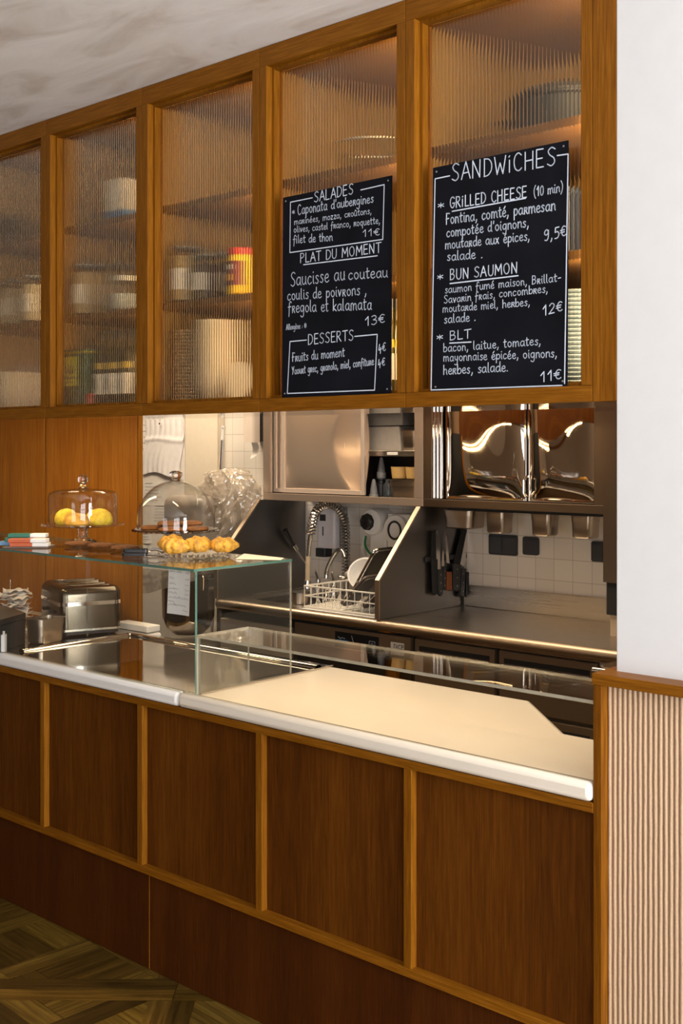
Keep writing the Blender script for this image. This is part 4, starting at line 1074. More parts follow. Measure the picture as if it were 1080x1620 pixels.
def drawers(u0, u1, label):
    t = thing('fridge_drawer_unit', label, 'drawer unit', (xat((u0+u1)/2, UY), UY, 0)); X = t.location.x
    x0, x1 = xat(u0, UY)-X, xat(u1, UY)-X
    MB().box(x0, x1, .02, .55, .08, .845).build('carcass', DULL, t)
    for z0, z1 in ((.60, .835), (.35, .585), (.10, .335)):
        f = MB().box(x0+.006, x1-.006, 0, .0195, z0, z1).build('drawer_front', BRZF, t, bevel=.003)
        MB().box(x0+.03, x1-.03, -.0006, 0, z1-.050, z1-.030).build('grip_shadow', BLACKM, f)
        MB().box(x0+.028, x1-.028, -.014, -.0007, z1-.062, z1-.051).build('grip_rail', POL, f, bevel=.002)
    return t
drawers(654, 784, 'polished steel drawer unit below the knives'); drawers(787, 944, 'polished steel drawer unit nearest the white wall')

# ---------------------------------------------------------------- steel wall cabinets
HY = 4.10
RAILM = steel('satin_rail', (.52, .41, .33), .26); RAILM.node_tree.nodes['Principled BSDF'].inputs['Metallic'].default_value = .6
def wall_cab(x0, x1, label, post, RAILM):
    t = thing('steel_wall_cabinet', label, 'cabinet', ((x0+x1)/2, HY, 1.385)); X = t.location.x; a, b = x0-X, x1-X; H = .56
    MB().box(a, b, .335, .348, 0, H).build('back_panel', DULL, t)
    MB().box(a, a+.012, .02, .335, .0, H).build('side_panel', STEELZ, t); MB().box(b-.012, b, .02, .335, .0, H).build('side_panel', STEELZ, t)
    MB().box(a+.012, b-.012, .02, .335, 0, .012).build('bottom_board', STEEL, t); MB().box(a+.012, b-.012, .02, .335, H-.012, H).build('top_board', STEEL, t)
    MB().box(a, b, 0, .019, 0, .036).build('bottom_rail', RAILM, t, bevel=.002); MB().box(a, b, 0, .019, H-.04, H).build('top_rail', POL, t, bevel=.002)
    MB().box(a, a+post, 0, .019, .0365, H-.0405).build('post', RAILM, t, bevel=.001); MB().box(b-post, b, 0, .019, .0365, H-.0405).build('post', RAILM, t, bevel=.001)
    return t, a, b, X
def slide_door(t, a, b, y, z0, z1, fr, amp, mat, glint_fold=False):
    f = MB()
    for bb in ((a, a+fr, z0, z1), (b-fr, b, z0, z1), (a+fr, b-fr, z0, z0+fr), (a+fr, b-fr, z1-fr, z1)): f.box(bb[0], bb[1], y, y+.014, bb[2], bb[3])
    o = f.build('sliding_door', mat, t, bevel=.0015)
    def S(p): return (1-(2*p-1)**4)
    m = MB(); m.grid(lambda i, j: (a+fr+(b-a-2*fr)*i, y+.006-amp*S(i)*S(j)*(1+.25*math.sin(5*i+3*j))+(.30*(b-a)*max(0, i-.84+.20*math.sin(math.pi*j)) if glint_fold else 0), z0+fr+(z1-z0-2*fr)*j), 36, 36)  # added crease near the right edge, shaped to catch window light
    m.build('pillow_panel', MIRR if mat != STEELW else PILLOW, o, smooth=True)
    return o
STEELW = steel('reflection_pink_steel', (.74, .63, .54), .38)  # pale pink base stands in for bright reflected surroundings
STEELW.node_tree.nodes['Principled BSDF'].inputs['Metallic'].default_value = .45
PILLOW = steel('satin_pillow', (.72, .58, .47), .24); PILLOW.node_tree.nodes['Principled BSDF'].inputs['Metallic'].default_value = .68
x0, x1 = xat(416, HY), xat(669, HY)
t, a, b, X = wall_cab(x0, x1, 'left steel wall cabinet above the sink, its right half open', .05, RAILM)
def cx(u, Y=HY): return xat(u, Y)-X
slide_door(t, cx(440), cx(571), .022, .040, .525, .022, .012, STEELW, True)
slide_door(t, cx(432, HY+.04), cx(545, HY+.04), .040, .040, .525, .02, .004, STEELW)
MB().box(cx(566, HY+.1), b-.013, .10, .333, .236, .250).build('shelf', STEEL, t)
sh = MB().box(cx(562, HY+.1), b-.013, .085, .0995, .226, .254).build('shelf_lip', STEEL, t, bevel=.002)
MB().box(cx(612, HY+.085), cx(629, HY+.085), .0842, .085, .233, .247).build('shelf_label', LABEL, sh)
MB().box(cx(420), cx(431), .05, .06, .235, .262).build('yellow_sticker', plain('yellow_sticker', (.62, .50, .20), .5), t)
SHZ, FLZ = 1.385+.251, 1.385+.0125
yt = HY+.20
tx = xat(607, yt)
t2 = thing('grey_tub', 'wide grey lidded tub on the shelf of the open steel cabinet', 'tub', (tx, yt, SHZ))
MB().rings([[(sx*.17, sy*.075, 0) for sx, sy in ((-1, -1), (1, -1), (1, 1), (-1, 1))], [(sx*.145, sy*.062, .122) for sx, sy in ((-1, -1), (1, -1), (1, 1), (-1, 1))]], True, True, True).build('tub_body', plain('grey_poly', (.36, .33, .30), .45), t2, bevel=.008)
MB().box(-.175, .175, -.08, .08, 0.0, .008).build('lid', plain('grey_poly_dark', (.25, .23, .21), .4), t2, bevel=.002)
t2 = thing('grey_crate', 'dark grey crate standing on the wide grey tub', 'crate', (xat(607, yt), yt, SHZ+.1235))
MB().rbox(-.16, .17, -.07, .07, 0, .13, .01).build('crate_body', plain('crate_grey', (.20, .19, .18), .5), t2, smooth=True)
yq = HY+.14
gn_pan('steel_pan', 'small steel pan on the cabinet shelf beside the grey tub', (xat(653, yq), yq, SHZ), 0, .095, .085, .098, GNM)
gn_pan('steel_pan', 'wide steel pan at the bottom of the open steel cabinet', (xat(651, yq), yq, FLZ), 0, .20, .15, .105, GNM)
t2 = thing('yellow_tub', 'dark yellow rimmed tub on the wide steel pan', 'tub', (xat(632, yq), yq, FLZ+.1055))
YT = plain('amber_plastic', (.62, .40, .14), .4)
MB().lathe([(.03, 0), (.036, .004), (.042, .058), (.038, .058), (.03, .006), (.001, .005)], seg=28).build('tub_body', YT, t2, smooth=True)
MB().lathe([(.036, 0), (.036, .001)], seg=20).build('contents', BLACKM, t2, loc=(0, 0, .05))
dup(t2, (xat(655, yq), yq, FLZ+.1055), None, 'amber tub on the wide steel pan, cut by the cabinet post')
def squeeze(u, Y, z, s, label):
    t = thing('squeeze_bottle', label, 'bottle', (xat(u, Y), Y, z), 0, 'squeeze bottles in the open steel cabinet')
    MB().lathe([(.026*s, 0), (.028*s, .004), (.028*s, .035*s), (.025*s, .037*s)], seg=22).build('base_band', plain('grey_bottle', (.30, .31, .32), .35), t, smooth=True)
    MB().lathe([(.024*s, .0375*s), (.020*s, .07*s), (.011*s, .115*s), (.008*s, .125*s), (.001, .126*s)], seg=22).build('cone', plain('grey_cone', (.22, .23, .25), .3), t, smooth=True)
    return t
squeeze(591, HY+.10, FLZ, .82, 'lower grey cone topped bottle on the cabinet floor')
tt = thing('pepper_mill', 'black stepped mill beside the lower grey bottle', 'mill', (xat(603, HY+.16), HY+.16, FLZ))
MB().lathe([(.034, 0), (.034, .08), (.026, .085), (.026, .095), (.034, .10), (.034, .105), (.001, .106)], seg=24).build('mill_body', BLACKP, tt, smooth=True)
squeeze(603, HY+.16, FLZ+.1065, .80, 'upper grey cone topped bottle standing on the black mill')
tt = thing('dark_flask', 'dark blue grey flask beside the wide steel pan', 'flask', (xat(614, HY+.09), HY+.09, FLZ))
MB().lathe([(.022, 0), (.024, .004), (.024, .075), (.014, .09), (.014, .105), (.001, .106)], seg=22).build('flask_body', plain('flask_blue', (.03, .04, .05), .3), tt, smooth=True)
# right cabinet
x2, x3 = x1+.004, xat(955, HY)
t, a, b, X = wall_cab(x2, x3, 'right steel wall cabinet with two mirror polished bulging doors', .045, BRZ)
def cx(u, Y=HY): return xat(u, Y)-X
slide_door(t, cx(700), cx(828), .020, .040, .525, .010, .022, POL)
slide_door(t, cx(830), cx(951), .020, .040, .525, .010, .022, POL)
for u in (684, 689.5, 695):
    m = MB(); m.tube([(cx(u), .012, .04), (cx(u), .012, .52)], .011, 10); m.build('chrome_strip', CHROME, t, smooth=True)
m = MB(); m.tube([(cx(829.5), .010, .06), (cx(829.5), -.006, .075), (cx(829.5), -.006, .13), (cx(829.5), .010, .145)], .006, 8); m.build('door_pull', CHROME, t, smooth=True)
# pans hanging under the right cabinet
tag(MB().box(x2+.09, x3-.005, HY+.06, HY+.068, 1.370, 1.3845).build('pan_rail', BLACKM), 'front black rail under the right steel cabinet holding the pans', 'rail')
tag(MB().box(x2+.09, x3-.005, HY+.262, HY+.270, 1.370, 1.3845).build('pan_rail', BLACKM), 'rear black rail under the right steel cabinet, behind the pans', 'rail')
hy = HY+.165
gn_pan('steel_pan', 'leftmost and widest of the pans hanging under the right steel cabinet', (xat(735, hy), hy, 1.369-.085), 0, .175, .15, .084, GNM, 'pans hanging under the cabinet')
sm = gn_pan('steel_pan', 'hanging steel pan directly right of the widest one', (xat(790, hy), hy, 1.369-.097), 0, .108, .10, .096, GNM, 'pans hanging under the cabinet')
dup(sm, (xat(862, hy), hy, 1.369-.097), None, 'third hanging steel pan, above the small square switch'); dup(sm, (xat(926, hy), hy, 1.369-.097), None, 'rightmost hanging steel pan, beside the steel end panel')
# end panel and black box at the far right
t = thing('steel_end_panel', 'tall steel end panel hanging beside the white wall', 'end panel', (xat(962, HY), HY-.02, 1.116))
xe = xat(953.5, HY-.02)-t.location.x
MB().box(xe, xe+.085, 0, .02, 0, .84).build('face', BRZ, t, bevel=.001); MB().box(xe, xe+.012, .0205, .36, .27, .84).build('return', STEELZ, t)
MB().box(xe+.078, xe+.0855, -.0012, 0, .06, .82).build('dark_slot', BLACKM, t)
t = thing('bean_grinder', 'black appliance mostly hidden by the white wall', 'grinder', (xat(985, 4.2), 4.2, .9005))
xe = xat(963.5, 4.1)-t.location.x
MB().rbox(xe, xe+.2, -.1, .1, .0, .085, .01).build('foot', plain('beige_foot', (.40, .31, .22), .4), t, smooth=True)
MB().rbox(xe-.012, xe+.2, -.11, .11, .086, .213, .012).build('body', BLACKM, t, smooth=True)
t = thing('steel_shelf', 'rounded polished steel shelf corner poking out beside the white wall', 'shelf', (-1.3, 3.2, .93))
xe = xat(943, 3.12)+1.3
MB().rbox(xe, .12, -.08, .45, .03, .052, .03, seg=8).build('shelf_sheet', POL, t, smooth=True)
m = MB(); m.tube(smooth_path([(.1, -.085, .041), (xe+.04, -.085, .041), (xe+.008, -.08, .036), (xe, -.078, .015), (xe+.004, -.078, -.012), (xe+.02, -.08, -.025)], 5), .009, 10); m.build('rolled_rim', CHROME, t, smooth=True)
MB().box(.03, .11, -.03, .42, -.93, .029).build('leg_panel', DULL, t)

# ---------------------------------------------------------------- sockets, knives
TY = BY-.001
def socket(u0, u1, v0, v1, n, label, col):
    p0, p1 = atY(u0, v1, TY), atY(u1, v0, TY); w, h = p1.x-p0.x, p1.z-p0.z
    t = thing('wall_socket', label, 'socket', (p0.x, TY, p0.z))
    m = MB(); m.rbox(0, w, -h, 0, -.0, .012, .010, r_top=.003); m.move(Matrix.Rotation(R90, 4, 'X')@Matrix.Translation((0, h, -.0)))
    m.build('plate', col, t, smooth=True)
    for k in range(n):
        MB().box(.008+k*(w-.008)/n, (k+1)*(w-.008)/n, -.016, -.0125, .010, h-.010).build('flap', col, t, bevel=.002)
    return t
SOCK = plain('anthracite_plastic', (.035, .037, .045), .4)
socket(774.5, 819, 847, 876.5, 2, 'anthracite double socket on the white tiles', SOCK); socket(828, 853, 850, 877, 1, 'square grey switch right of the double socket', SOCK); socket(936.5, 975, 858, 888, 2, 'dark socket cut by the steel end panel', SOCK)
KX = XP+.0078
def kp(u, v): q = atX(u, v, KX); return (q.y, q.z)
a, b = kp(671, 886), kp(745, 886); 
tag(MB().box(KX, KX+.012, a[0], b[0], a[1]-.013, a[1]+.013).build('magnetic_rack', BLACKP, None, bevel=.004), 'black magnetic knife rack on the steel splash panel', 'knife rack')
BLADE = steel('knife_blade', (.62, .58, .54), .2)
def knife(blade, handle, hm, label, bm=None):
    ys = [kp(*q) for q in blade]; hs = [kp(*q) for q in handle]; x = KX+.0125
    o = thing('kitchen_knife', label, 'knife', (x, hs[0][0], hs[0][1]), 0, 'knives on the magnetic rack'); oy, oz = hs[0]
    MB().prism([(y-oy, z-oz) for y, z in ys], .001, .004, 'x').build('blade', bm or BLADE, o)
    h = MB().prism([(y-oy, z-oz) for y, z in hs], -.0, .013, 'x').build('handle', hm, o, bevel=.003)
    if hm is BLACKP:
        cy = sum(y for y, z in hs)/len(hs)-oy; z0 = min(z for y, z in hs)-oz; z1 = max(z for y, z in hs)-oz
        for f in (.2, .5, .8):
            m = MB(); m.lathe([(.0028, 0), (.0028, .0008), (.001, .001)], seg=10); m.move(Matrix.Rotation(R90, 4, 'Y')); m.build('rivet', METAL, h, loc=(.013, cy, z0+(z1-z0)*f))
knife([(678, 884), (685, 884), (684.5, 838), (679, 840)], [(677.5, 884), (685.5, 884), (685, 938), (682, 941), (679, 938)], BLACKM, 'all black sharpening steel, leftmost on the rack', BLACKM)
knife([(686, 900), (692, 900), (690.5, 846), (687, 838), (684.5, 842)], [(686.5, 900.5), (693.5, 901), (694, 939), (690.5, 943), (686.5, 939)], BLACKP, 'long bladed black handled knife beside the sharpening steel')
knife([(694, 895), (698, 895), (697, 872), (695.5, 866)], [(694.5, 895.5), (699, 895.5), (698.5, 933), (695, 932)], BLACKP, 'short black handled knife left of the brown handled one')
knife([(701.5, 890), (706.5, 891), (702, 850), (699, 840)], [(701, 904), (708, 904), (708.5, 933.5), (700.5, 933.5)], plain('brown_handle', (.22, .06, .012), .5), 'brown wooden handled knife in the middle of the rack')
knife([(712.5, 891), (723, 893), (734, 838), (726, 836)], [(710.5, 892), (723, 893), (720.5, 932), (716, 935), (710, 933)], BLACKP, 'thick black handled knife with slanted black blade', BLACKM)
knife([(723, 892), (730, 897), (738, 842), (733, 838)], [(724, 898), (730.5, 899), (727.5, 944), (721.5, 943)], BLACKP, 'slanted broad bladed knife second from the right of the rack')
knife([(735, 900), (740.5, 901), (741, 852), (737.5, 842)], [(732, 904), (738.5, 905), (736.5, 945), (730.5, 944)], BLACKP, 'black handled knife rightmost on the rack')

# ---------------------------------------------------------------- sink corner
yy = 4.30
def P(u, v, Y): return atY(u, v, Y)
t = thing('spray_tap', 'tall spring arm spray tap at the sink', 'tap', (xat(548, 4.33), 4.33, .9005)); o = t.location
path = [P(548, 915, 4.33), P(547, 868, 4.33), P(546.5, 838, 4.32), P(542, 815, 4.30), P(530, 800, 4.26), P(514, 798, 4.20), P(501, 808, 4.14), P(494, 828, 4.10), P(491, 846, 4.08)]
path = [p_-o for p_ in smooth_path(path, 10)]
m = MB(); m.tube(path, .0085, 8); m.build('hose', plain('hose_grey', (.10, .10, .10), .4), t, smooth=True)
# coil
L = [0]
for p_, q_ in zip(path, path[1:]): L.append(L[-1]+(q_-p_).length)
tot = L[-1]; n = int(tot/.0165)*10; hel = []
for k in range(n+1):
    s_ = tot*k/n; i = max(j for j in range(len(L)) if L[j] <= s_+1e-9); i = min(i, len(path)-2)
    f = (s_-L[i])/max(1e-9, L[i+1]-L[i]); c = path[i].lerp(path[i+1], f); d = (path[i+1]-path[i]).normalized()
    e1 = d.cross(Vector((.66, -.75, 0))).normalized(); e2 = d.cross(e1).normalized(); w = 2*math.pi*k/10
    hel.append(c+(e1*math.cos(w)+e2*math.sin(w))*.0215)
m = MB(); m.tube(hel, .0040, 6); m.build('spring', CHROME, t, smooth=True)
m = MB(); m.tube([p_-o for p_ in (P(491, 846, 4.08), P(489, 862, 4.08), P(487.5, 880, 4.08))], .0105, 12); m.build('spray_pipe', CHROME, t, smooth=True)
m = MB(); m.tube([p_-o for p_ in (P(487.5, 880, 4.08), P(486.5, 918, 4.08))], .0125, 12); m.build('spray_grip', plain('beige_grip', (.52, .42, .30), .4), t, smooth=True)
m = MB(); m.tube([p_-o for p_ in (P(486.5, 918, 4.08), P(486, 930, 4.08))], [.016, .022], 14); m.build('spray_head', CHROME, t, smooth=True)
MB().lathe([(.026, 0), (.026, .03), (.018, .036), (.018, .07)], seg=20, cap1=True).build('riser', CHROME, t, smooth=True)
t = thing('mixer_tap', 'low curved chrome mixer tap behind the dish rack', 'tap', (xat(516, 4.22), 4.22, .9005)); o = t.location
m = MB(); m.tube([p_-o for p_ in smooth_path([P(516, 915, 4.22), P(517, 902, 4.22), P(525, 884, 4.20), P(534, 871, 4.18), P(541, 871, 4.16), P(545, 882, 4.15)], 6)], .0115, 12); m.build('spout', CHROME, t, smooth=True)
MB().lathe([(.022, 0), (.022, .04), (.014, .05)], seg=18, cap1=True).build('base', CHROME, t, smooth=True)
for u in (528, 503):
    m = MB(); q = P(u, 925, 4.24)-o; m.lathe([(.019, 0), (.019, .05), (.013, .06), (.013, .085), (.001, .086)], (q.x, q.y, 0), 18); b_ = m.build('valve', CHROME, t, smooth=True)
    m = MB(); m.tube([(q.x, q.y, .08), (q.x+.02, q.y-.04, .13)], .006, 8); m.build('lever', CHROME, b_, smooth=True)
# soap dispenser
p0, p1 = P(500, 866, 4.34), P(529, 803, 4.34)
t = thing('soap_dispenser', 'white soap dispenser with dark side and black spout behind the spring tap', 'soap dispenser', (p0.x, 4.34, p0.z)); w, h = p1.x-p0.x, p1.z-p0.z
MB().rbox(0, w, 0, .05, 0, h, .018, r_top=.02).build('front_shell', plain('lilac_white', (.74, .73, .80), .3, noise=.02), t, smooth=True)
MB().rbox(.004, w-.004, .0505, .108, .002, h-.004, .006).build('back_shell', GREYP, t, smooth=True)
MB().rbox(.01, w*.62, -.02, .04, -.045, -.001, .008).build('spout', BLACKP, t, smooth=True)
MB().box(w*.2, w*.52, -.0012, .0, h*.66, h*.82).build('emblem', BLACKP, t); MB().box(w*.34, w*.40, -.0012, .0, h*.30, h*.52).build('level_window', BLACKP, t)
# round towel dispensers
def rounddisp(u, v, rpx, Y, label, knob):
    c = P(u, v, Y); r = rpx*Y/ray(u, v)[1]/Y/FPX*Y*1.0; tt_ = Y/ray(u, v)[1]; r = rpx*tt_/FPX
    t = thing('paper_dispenser', label, 'paper dispenser', c)
    def ax(m): m.move(Matrix.Rotation(R90, 4, 'X')); return m
    d = BY-.002-Y
    ax(MB().lathe([(r*.96, -d), (r, -d*.5), (r, -.012), (r*.93, -.002), (r*.8, 0), (.001, 0)], seg=40)).build('drum', WHITEP, t, smooth=True)
    if knob:
        ax(MB().lathe([(r*.64, .001), (r*.60, .012), (r*.44, .02), (.001, .022)], (-r*.30, 0, 0), 28, wob=lambda a, z: 1+.03*math.sin(9*a))).build('knob', BLACKP, t, smooth=True)
        MB().rbox(-r*.55, r*1.15, .03, d, -r*2.55, -r*.5, .015).build('lower_body', WHITEP, t, smooth=True)
        m = MB(); m.tube(smooth_path([(-r*.72, .02, -r*1.12), (-r*.55, .0, -r*1.7), (-r*.1, -.01, -r*2.2), (r*.4, -.01, -r*2.42), (r*1.0, 0, -r*2.3)], 6), .006, 8); m.build('green_cord', plain('green_cord', (.01, .22, .08), .5), t, smooth=True)
    else:
        m = MB(); m.tube([(r*.50*math.cos(q), -.001, r*.55*math.sin(q)+.0) for q in (2*math.pi*k/36 for k in range(36))], .0055, 8, closed=True); m.build('black_ring', BLACKP, t, smooth=True)
        MB().rbox(-r*.9, r*1.0, .02, d, -r*1.25, r*1.0, .02).build('housing', WHITEP, t, smooth=True)
    return t
rounddisp(586, 826, 21, 4.33, 'white dispenser with large black knob and green cord', True)
rounddisp(624, 839, 25, 4.28, 'round white dispenser with thin black ring', False)
t = thing('dish_brush', 'white dish brush hanging over the rack, its handle bent', 'brush', P(580, 885, 4.36)); o = t.location
m = MB(); m.tube([p_-o for p_ in smooth_path([P(577, 850, 4.40), P(574, 868, 4.39), P(577, 884, 4.36), P(566, 893, 4.30), P(547, 909, 4.22)], 6)], [.011]*25, 10); m.build('handle', WHITEP, t, smooth=True)
m = MB(); m.sphere((P(541, 913, 4.20)-o), .02, 1.4, 1, .6); m.build('brush_head', METAL, t, smooth=True)
# white strainer
c = P(577, 908, 4.12)
t = thing('strainer', 'round white plastic strainer leaning in the dish rack', 'strainer', c); t.rotation_euler = (math.radians(62), 0, math.radians(30))
MB().lathe([(.03, -.045), (.06, -.03), (.078, 0), (.084, 0), (.084, .004), (.076, .004), (.057, -.026), (.028, -.041), (.001, -.042)], seg=36).build('bowl', WHITEP, t, smooth=True)
mb = MB()
for i in range(5):
    for j in range(5): mb.lathe([(.004, 0), (.004, .0006)], (-.024+i*.012, -.024+j*.012, -.0412), 8)
b_ = mb.build('holes', GREYP, t); b_['kind'] = 'stuff'
# dish rack (wire)
RX0, RX1, RY0, RY1 = xat(485, 3.86)+.0, XP-.03, 3.845, 4.14
t = thing('dish_rack', 'white wire dish rack on the worktop', 'dish rack', (RX0, RY0, .9005)); w, d = RX1-RX0, RY1-RY0
WIRE = plain('white_coated_wire', (.82, .78, .70), .4, noise=.02)
for z, r in ((.012, .004), (.062, .0032), (.108, .004)):
    m = MB(); m.tube([(0, 0, z), (w, 0, z), (w, d, z), (0, d, z)], r, 8, closed=True); m.build('rim_wire', WIRE, t, smooth=True)
for i in range(11):
    x = w*i/10
    m = MB(); m.tube([(x, 0, .108), (x, 0, .012), (x, d, .012), (x, d, .108)], .0022, 6); m.build('cross_wire', WIRE, t, smooth=True)
for j in range(1, 7):
    y = d*j/7
    m = MB(); m.tube([(0, y, .108), (0, y, .008), (w, y, .008), (w, y, .108)], .0022, 6); m.build('long_wire', WIRE, t, smooth=True)
for j in range(1, 6):
    pts = []
    for i in range(21):
        pts.append((w*(.05+.9*i/20), d*j/6, .015+(.035 if i % 2 else 0)))
    m = MB(); m.tube(pts, .0022, 6); m.build('plate_prongs', WIRE, t, smooth=True)
MB().box(-.01, w+.006, -.012, d+.006, .0005, .0045).build('drip_mat', WHITEP, t, bevel=.002)
# trays leaning in the rack
def lean(name, label, c, L, Wd, rz, tilt, mat, rim):
    t = thing(name, label, 'tray', c); t.rotation_euler = (0, tilt, rz)
    MB().rbox(-L/2, L/2, -Wd/2, Wd/2, 0, .004, .02).build('sheet', mat, t, smooth=True)
    m = MB(); r = .02; pts = []
    for cx_, cy_, a0 in ((L/2-r, Wd/2-r, 0), (-L/2+r, Wd/2-r, 90), (-L/2+r, -Wd/2+r, 180), (L/2-r, -Wd/2+r, 270)):
        for k in range(5): a_ = math.radians(a0+22.5*k); pts.append((cx_+r*math.cos(a_), cy_+r*math.sin(a_), .014))
    m.tube(pts, .006, 8, closed=True); m.build('rim', rim, t, smooth=True)
    return t
cA = (P(586, 935, 3.98)+P(610, 882, 3.98))/2
lean('oven_tray', 'steel rimmed oven tray leaning steeply in the dish rack', (-3.345, 4.0, 1.075), .27, .19, 0, -math.radians(56), DULL, CHROME)
lean('baking_tray', 'dark flat baking tray leaning at the front of the dish rack', (-3.36, 3.905, .998), .20, .10, 0, -math.radians(42), plain('dark_tray', (.10, .08, .07), .45), plain('dark_tray_rim', (.14, .11, .09), .4))
lean('baking_tray', 'short dark baking tray leaning against the splash panel', (-3.262, 3.90, .972), .13, .09, 0, -math.radians(38), plain('dark_tray_b', (.10, .08, .075), .45), plain('dark_tray_rim_b', (.13, .11, .10), .4))
# small pot, hand blender
q = atZ(472, 955, .9005)
t = thing('steel_beaker', 'small dull steel beaker left of the dish rack', 'beaker', (q.x, q.y+.01, .9005))
MB().lathe([(.042, 0), (.045, .003), (.045, .052), (.043, .052), (.041, .004), (.001, .003)], seg=28).build('cup', GNM, t, smooth=True)
MB().lathe([(.048, 0), (.048, .004), (.02, .012), (.001, .013)], seg=28).build('lid', DULL, t, smooth=True, loc=(0, 0, .0525))
bx_ = XL+.03
pa, pb, pc_ = atX(451, 838, bx_), atX(464, 862, bx_), atX(484, 893, bx_)
t = thing('hand_blender', 'black handled stick hanging on the left splash panel', 'hand blender', pb)
m = MB(); m.tube([pa-pb, (pa-pb)*.45, Vector((0, 0, 0))], [.014, .010, .007], 10); m.build('handle', BLACKP, t, smooth=True)
m = MB(); m.tube([Vector((0, 0, 0)), (pc_-pb)*.25], [.014, .013], 12); m.build('collar', CHROME, t, smooth=True)
m = MB(); m.tube([(pc_-pb)*.25, (pc_-pb)], [.005, .0045], 8); m.build('shaft', CHROME, t, smooth=True)

# ---------------------------------------------------------------- left of the sink: mixer, cupboard, papers
yb = 3.95
cb_ = P(298, 960, yb); tt_ = yb/ray(298, 960)[1]; rb = 43*tt_/FPX
t = thing('stand_mixer', 'big stand mixer with steel bowl under a crumpled plastic bag', 'mixer', (cb_.x, yb, .60))
zb = EYE-tt_*(1004-HOR)/FPX-.60; zt = EYE-tt_*(905-HOR)/FPX-.60
MB().lathe([(.03, zb), (rb*.55, zb+.008), (rb*.82, zb+.045), (rb*.96, zb+.10), (rb, zt-.012), (rb*1.03, zt-.006), (rb*1.03, zt), (rb*.97, zt), (rb*.94, zb+.10), (.001, zb+.03)], seg=56).build('bowl', MIRR, t, smooth=True)
MIXM = plain('mixer_grey', (.26, .23, .20), .35)
MB().rbox(rb*.55, rb*1.5, .10, .30, 0.03, .78, .05, r_top=.03).build('column', MIXM, t, smooth=True)
MB().rbox(-rb*1.1, rb*1.5, -.18, .30, 0, .029, .06).build('foot', MIXM, t, smooth=True)
MB().rbox(-rb*.9, rb*1.45, -.09, .29, zt+.10, .80, .06, r_top=.05).build('head', MIXM, t, smooth=True)
MB().box(rb*1.0, rb*1.25, -.02, .10, zt-.09, zt-.02).build('bowl_bracket', CHROME, t, bevel=.004)
def bag_mat():
    m = bpy.data.materials.new('thin_plastic'); m.use_nodes = True; nt = m.node_tree; MATS['thin_plastic'] = m
    for n in list(nt.nodes): nt.nodes.remove(n)
    out = N(nt, 'ShaderNodeOutputMaterial'); tr = N(nt, 'ShaderNodeBsdfTransparent'); tl = N(nt, 'ShaderNodeBsdfTranslucent'); df = N(nt, 'ShaderNodeBsdfDiffuse'); gl = N(nt, 'ShaderNodeBsdfGlossy', Roughness=.16)
    for n_, c_ in ((df, (.86, .78, .68, 1)), (tl, (.80, .72, .62, 1))): n_.inputs['Color'].default_value = c_
    m1, m2, m3 = (N(nt, 'ShaderNodeMixShader') for _ in range(3)); m1.inputs[0].default_value = .5; m3.inputs[0].default_value = .22
    nz = N(nt, 'ShaderNodeTexNoise', Scale=9.0, Detail=4.0); nt.links.new(coord(nt), nz.inputs['Vector'])
    rp = N(nt, 'ShaderNodeMapRange'); rp.inputs['From Min'].default_value = .35; rp.inputs['From Max'].default_value = .7; rp.inputs['To Min'].default_value = .35; rp.inputs['To Max'].default_value = .95
    nt.links.new(nz.outputs['Fac'], rp.inputs['Value'])
    nt.links.new(df.outputs[0], m1.inputs[1]); nt.links.new(tl.outputs[0], m1.inputs[2])
    nt.links.new(rp.outputs['Result'], m2.inputs[0]); nt.links.new(tr.outputs[0], m2.inputs[1]); nt.links.new(m1.outputs[0], m2.inputs[2])
    nt.links.new(m2.outputs[0], m3.inputs[1]); nt.links.new(gl.outputs[0], m3.inputs[2]); nt.links.new(m3.outputs[0], out.inputs[0]); return m
BAG = bag_mat()
def crumple(p, s, k=1.0):
    n = 0
    wx, wz = p.x+.03*math.sin(p.z*11+s)+.012*math.sin(p.z*37+2*s), p.z+.03*math.sin(p.x*13+s)
    for f, a in ((19, .012), (37, .009), (71, .006), (130, .0035)):
        n += a*(1-2*abs(math.sin(wx*f+s*f+.8*math.sin(wz*f*.35+s))))+.5*a*(1-2*abs(math.sin((wx*.6-wz)*f*.8+s+p.y*f)))
    return n*k
# the bag drapes from the mixer head; outline read at the mixer's distance
bo = thing('plastic_bag', 'crumpled clear plastic bag draped over the stand mixer', 'bag', (cb_.x+.12, yb+.10, 1.25)); o = bo.location
prof = [(930, 318, 343), (912, 316, 352), (890, 318, 362), (868, 322, 380), (845, 326, 398), (820, 324, 408), (795, 320, 413), (775, 322, 409), (758, 328, 400), (748, 338, 388), (743, 352, 374)]
mb = MB(); rs = []
yg = yb+.12
for v, u0, u1 in prof:
    A_, B_ = P(u0, v, yg), P(u1, v, yg); c_ = (A_+B_)/2; hw = (B_.x-A_.x)/2
    rs.append((c_, hw))
n = 120; rings_ = []
for i in range(len(rs)-1):
    for k in range(10):
        f = k/10; c_ = rs[i][0].lerp(rs[i+1][0], f); hw = rs[i][1]*(1-f)+rs[i+1][1]*f; ring = []
        for j in range(n):
            a_ = 2*math.pi*j/n; q_ = Vector((c_.x+hw*.86*math.cos(a_), c_.y+.13*math.sin(a_)*min(1, hw/.1), c_.z))
            e = crumple(q_, 1.0)+.010*math.sin(8*a_+q_.z*9)+.006*math.sin(17*a_-q_.z*14); q_ += Vector((math.cos(a_), math.sin(a_), .3*math.sin(9*a_)))*e; q_.x = min(q_.x, XL-.022-.02*abs(math.sin(13*a_+q_.z*20))); ring.append(q_-o)
        rings_.append(ring)
mb.rings(rings_, True, False, True); mb.build('bag_skin', BAG, bo, smooth=True)
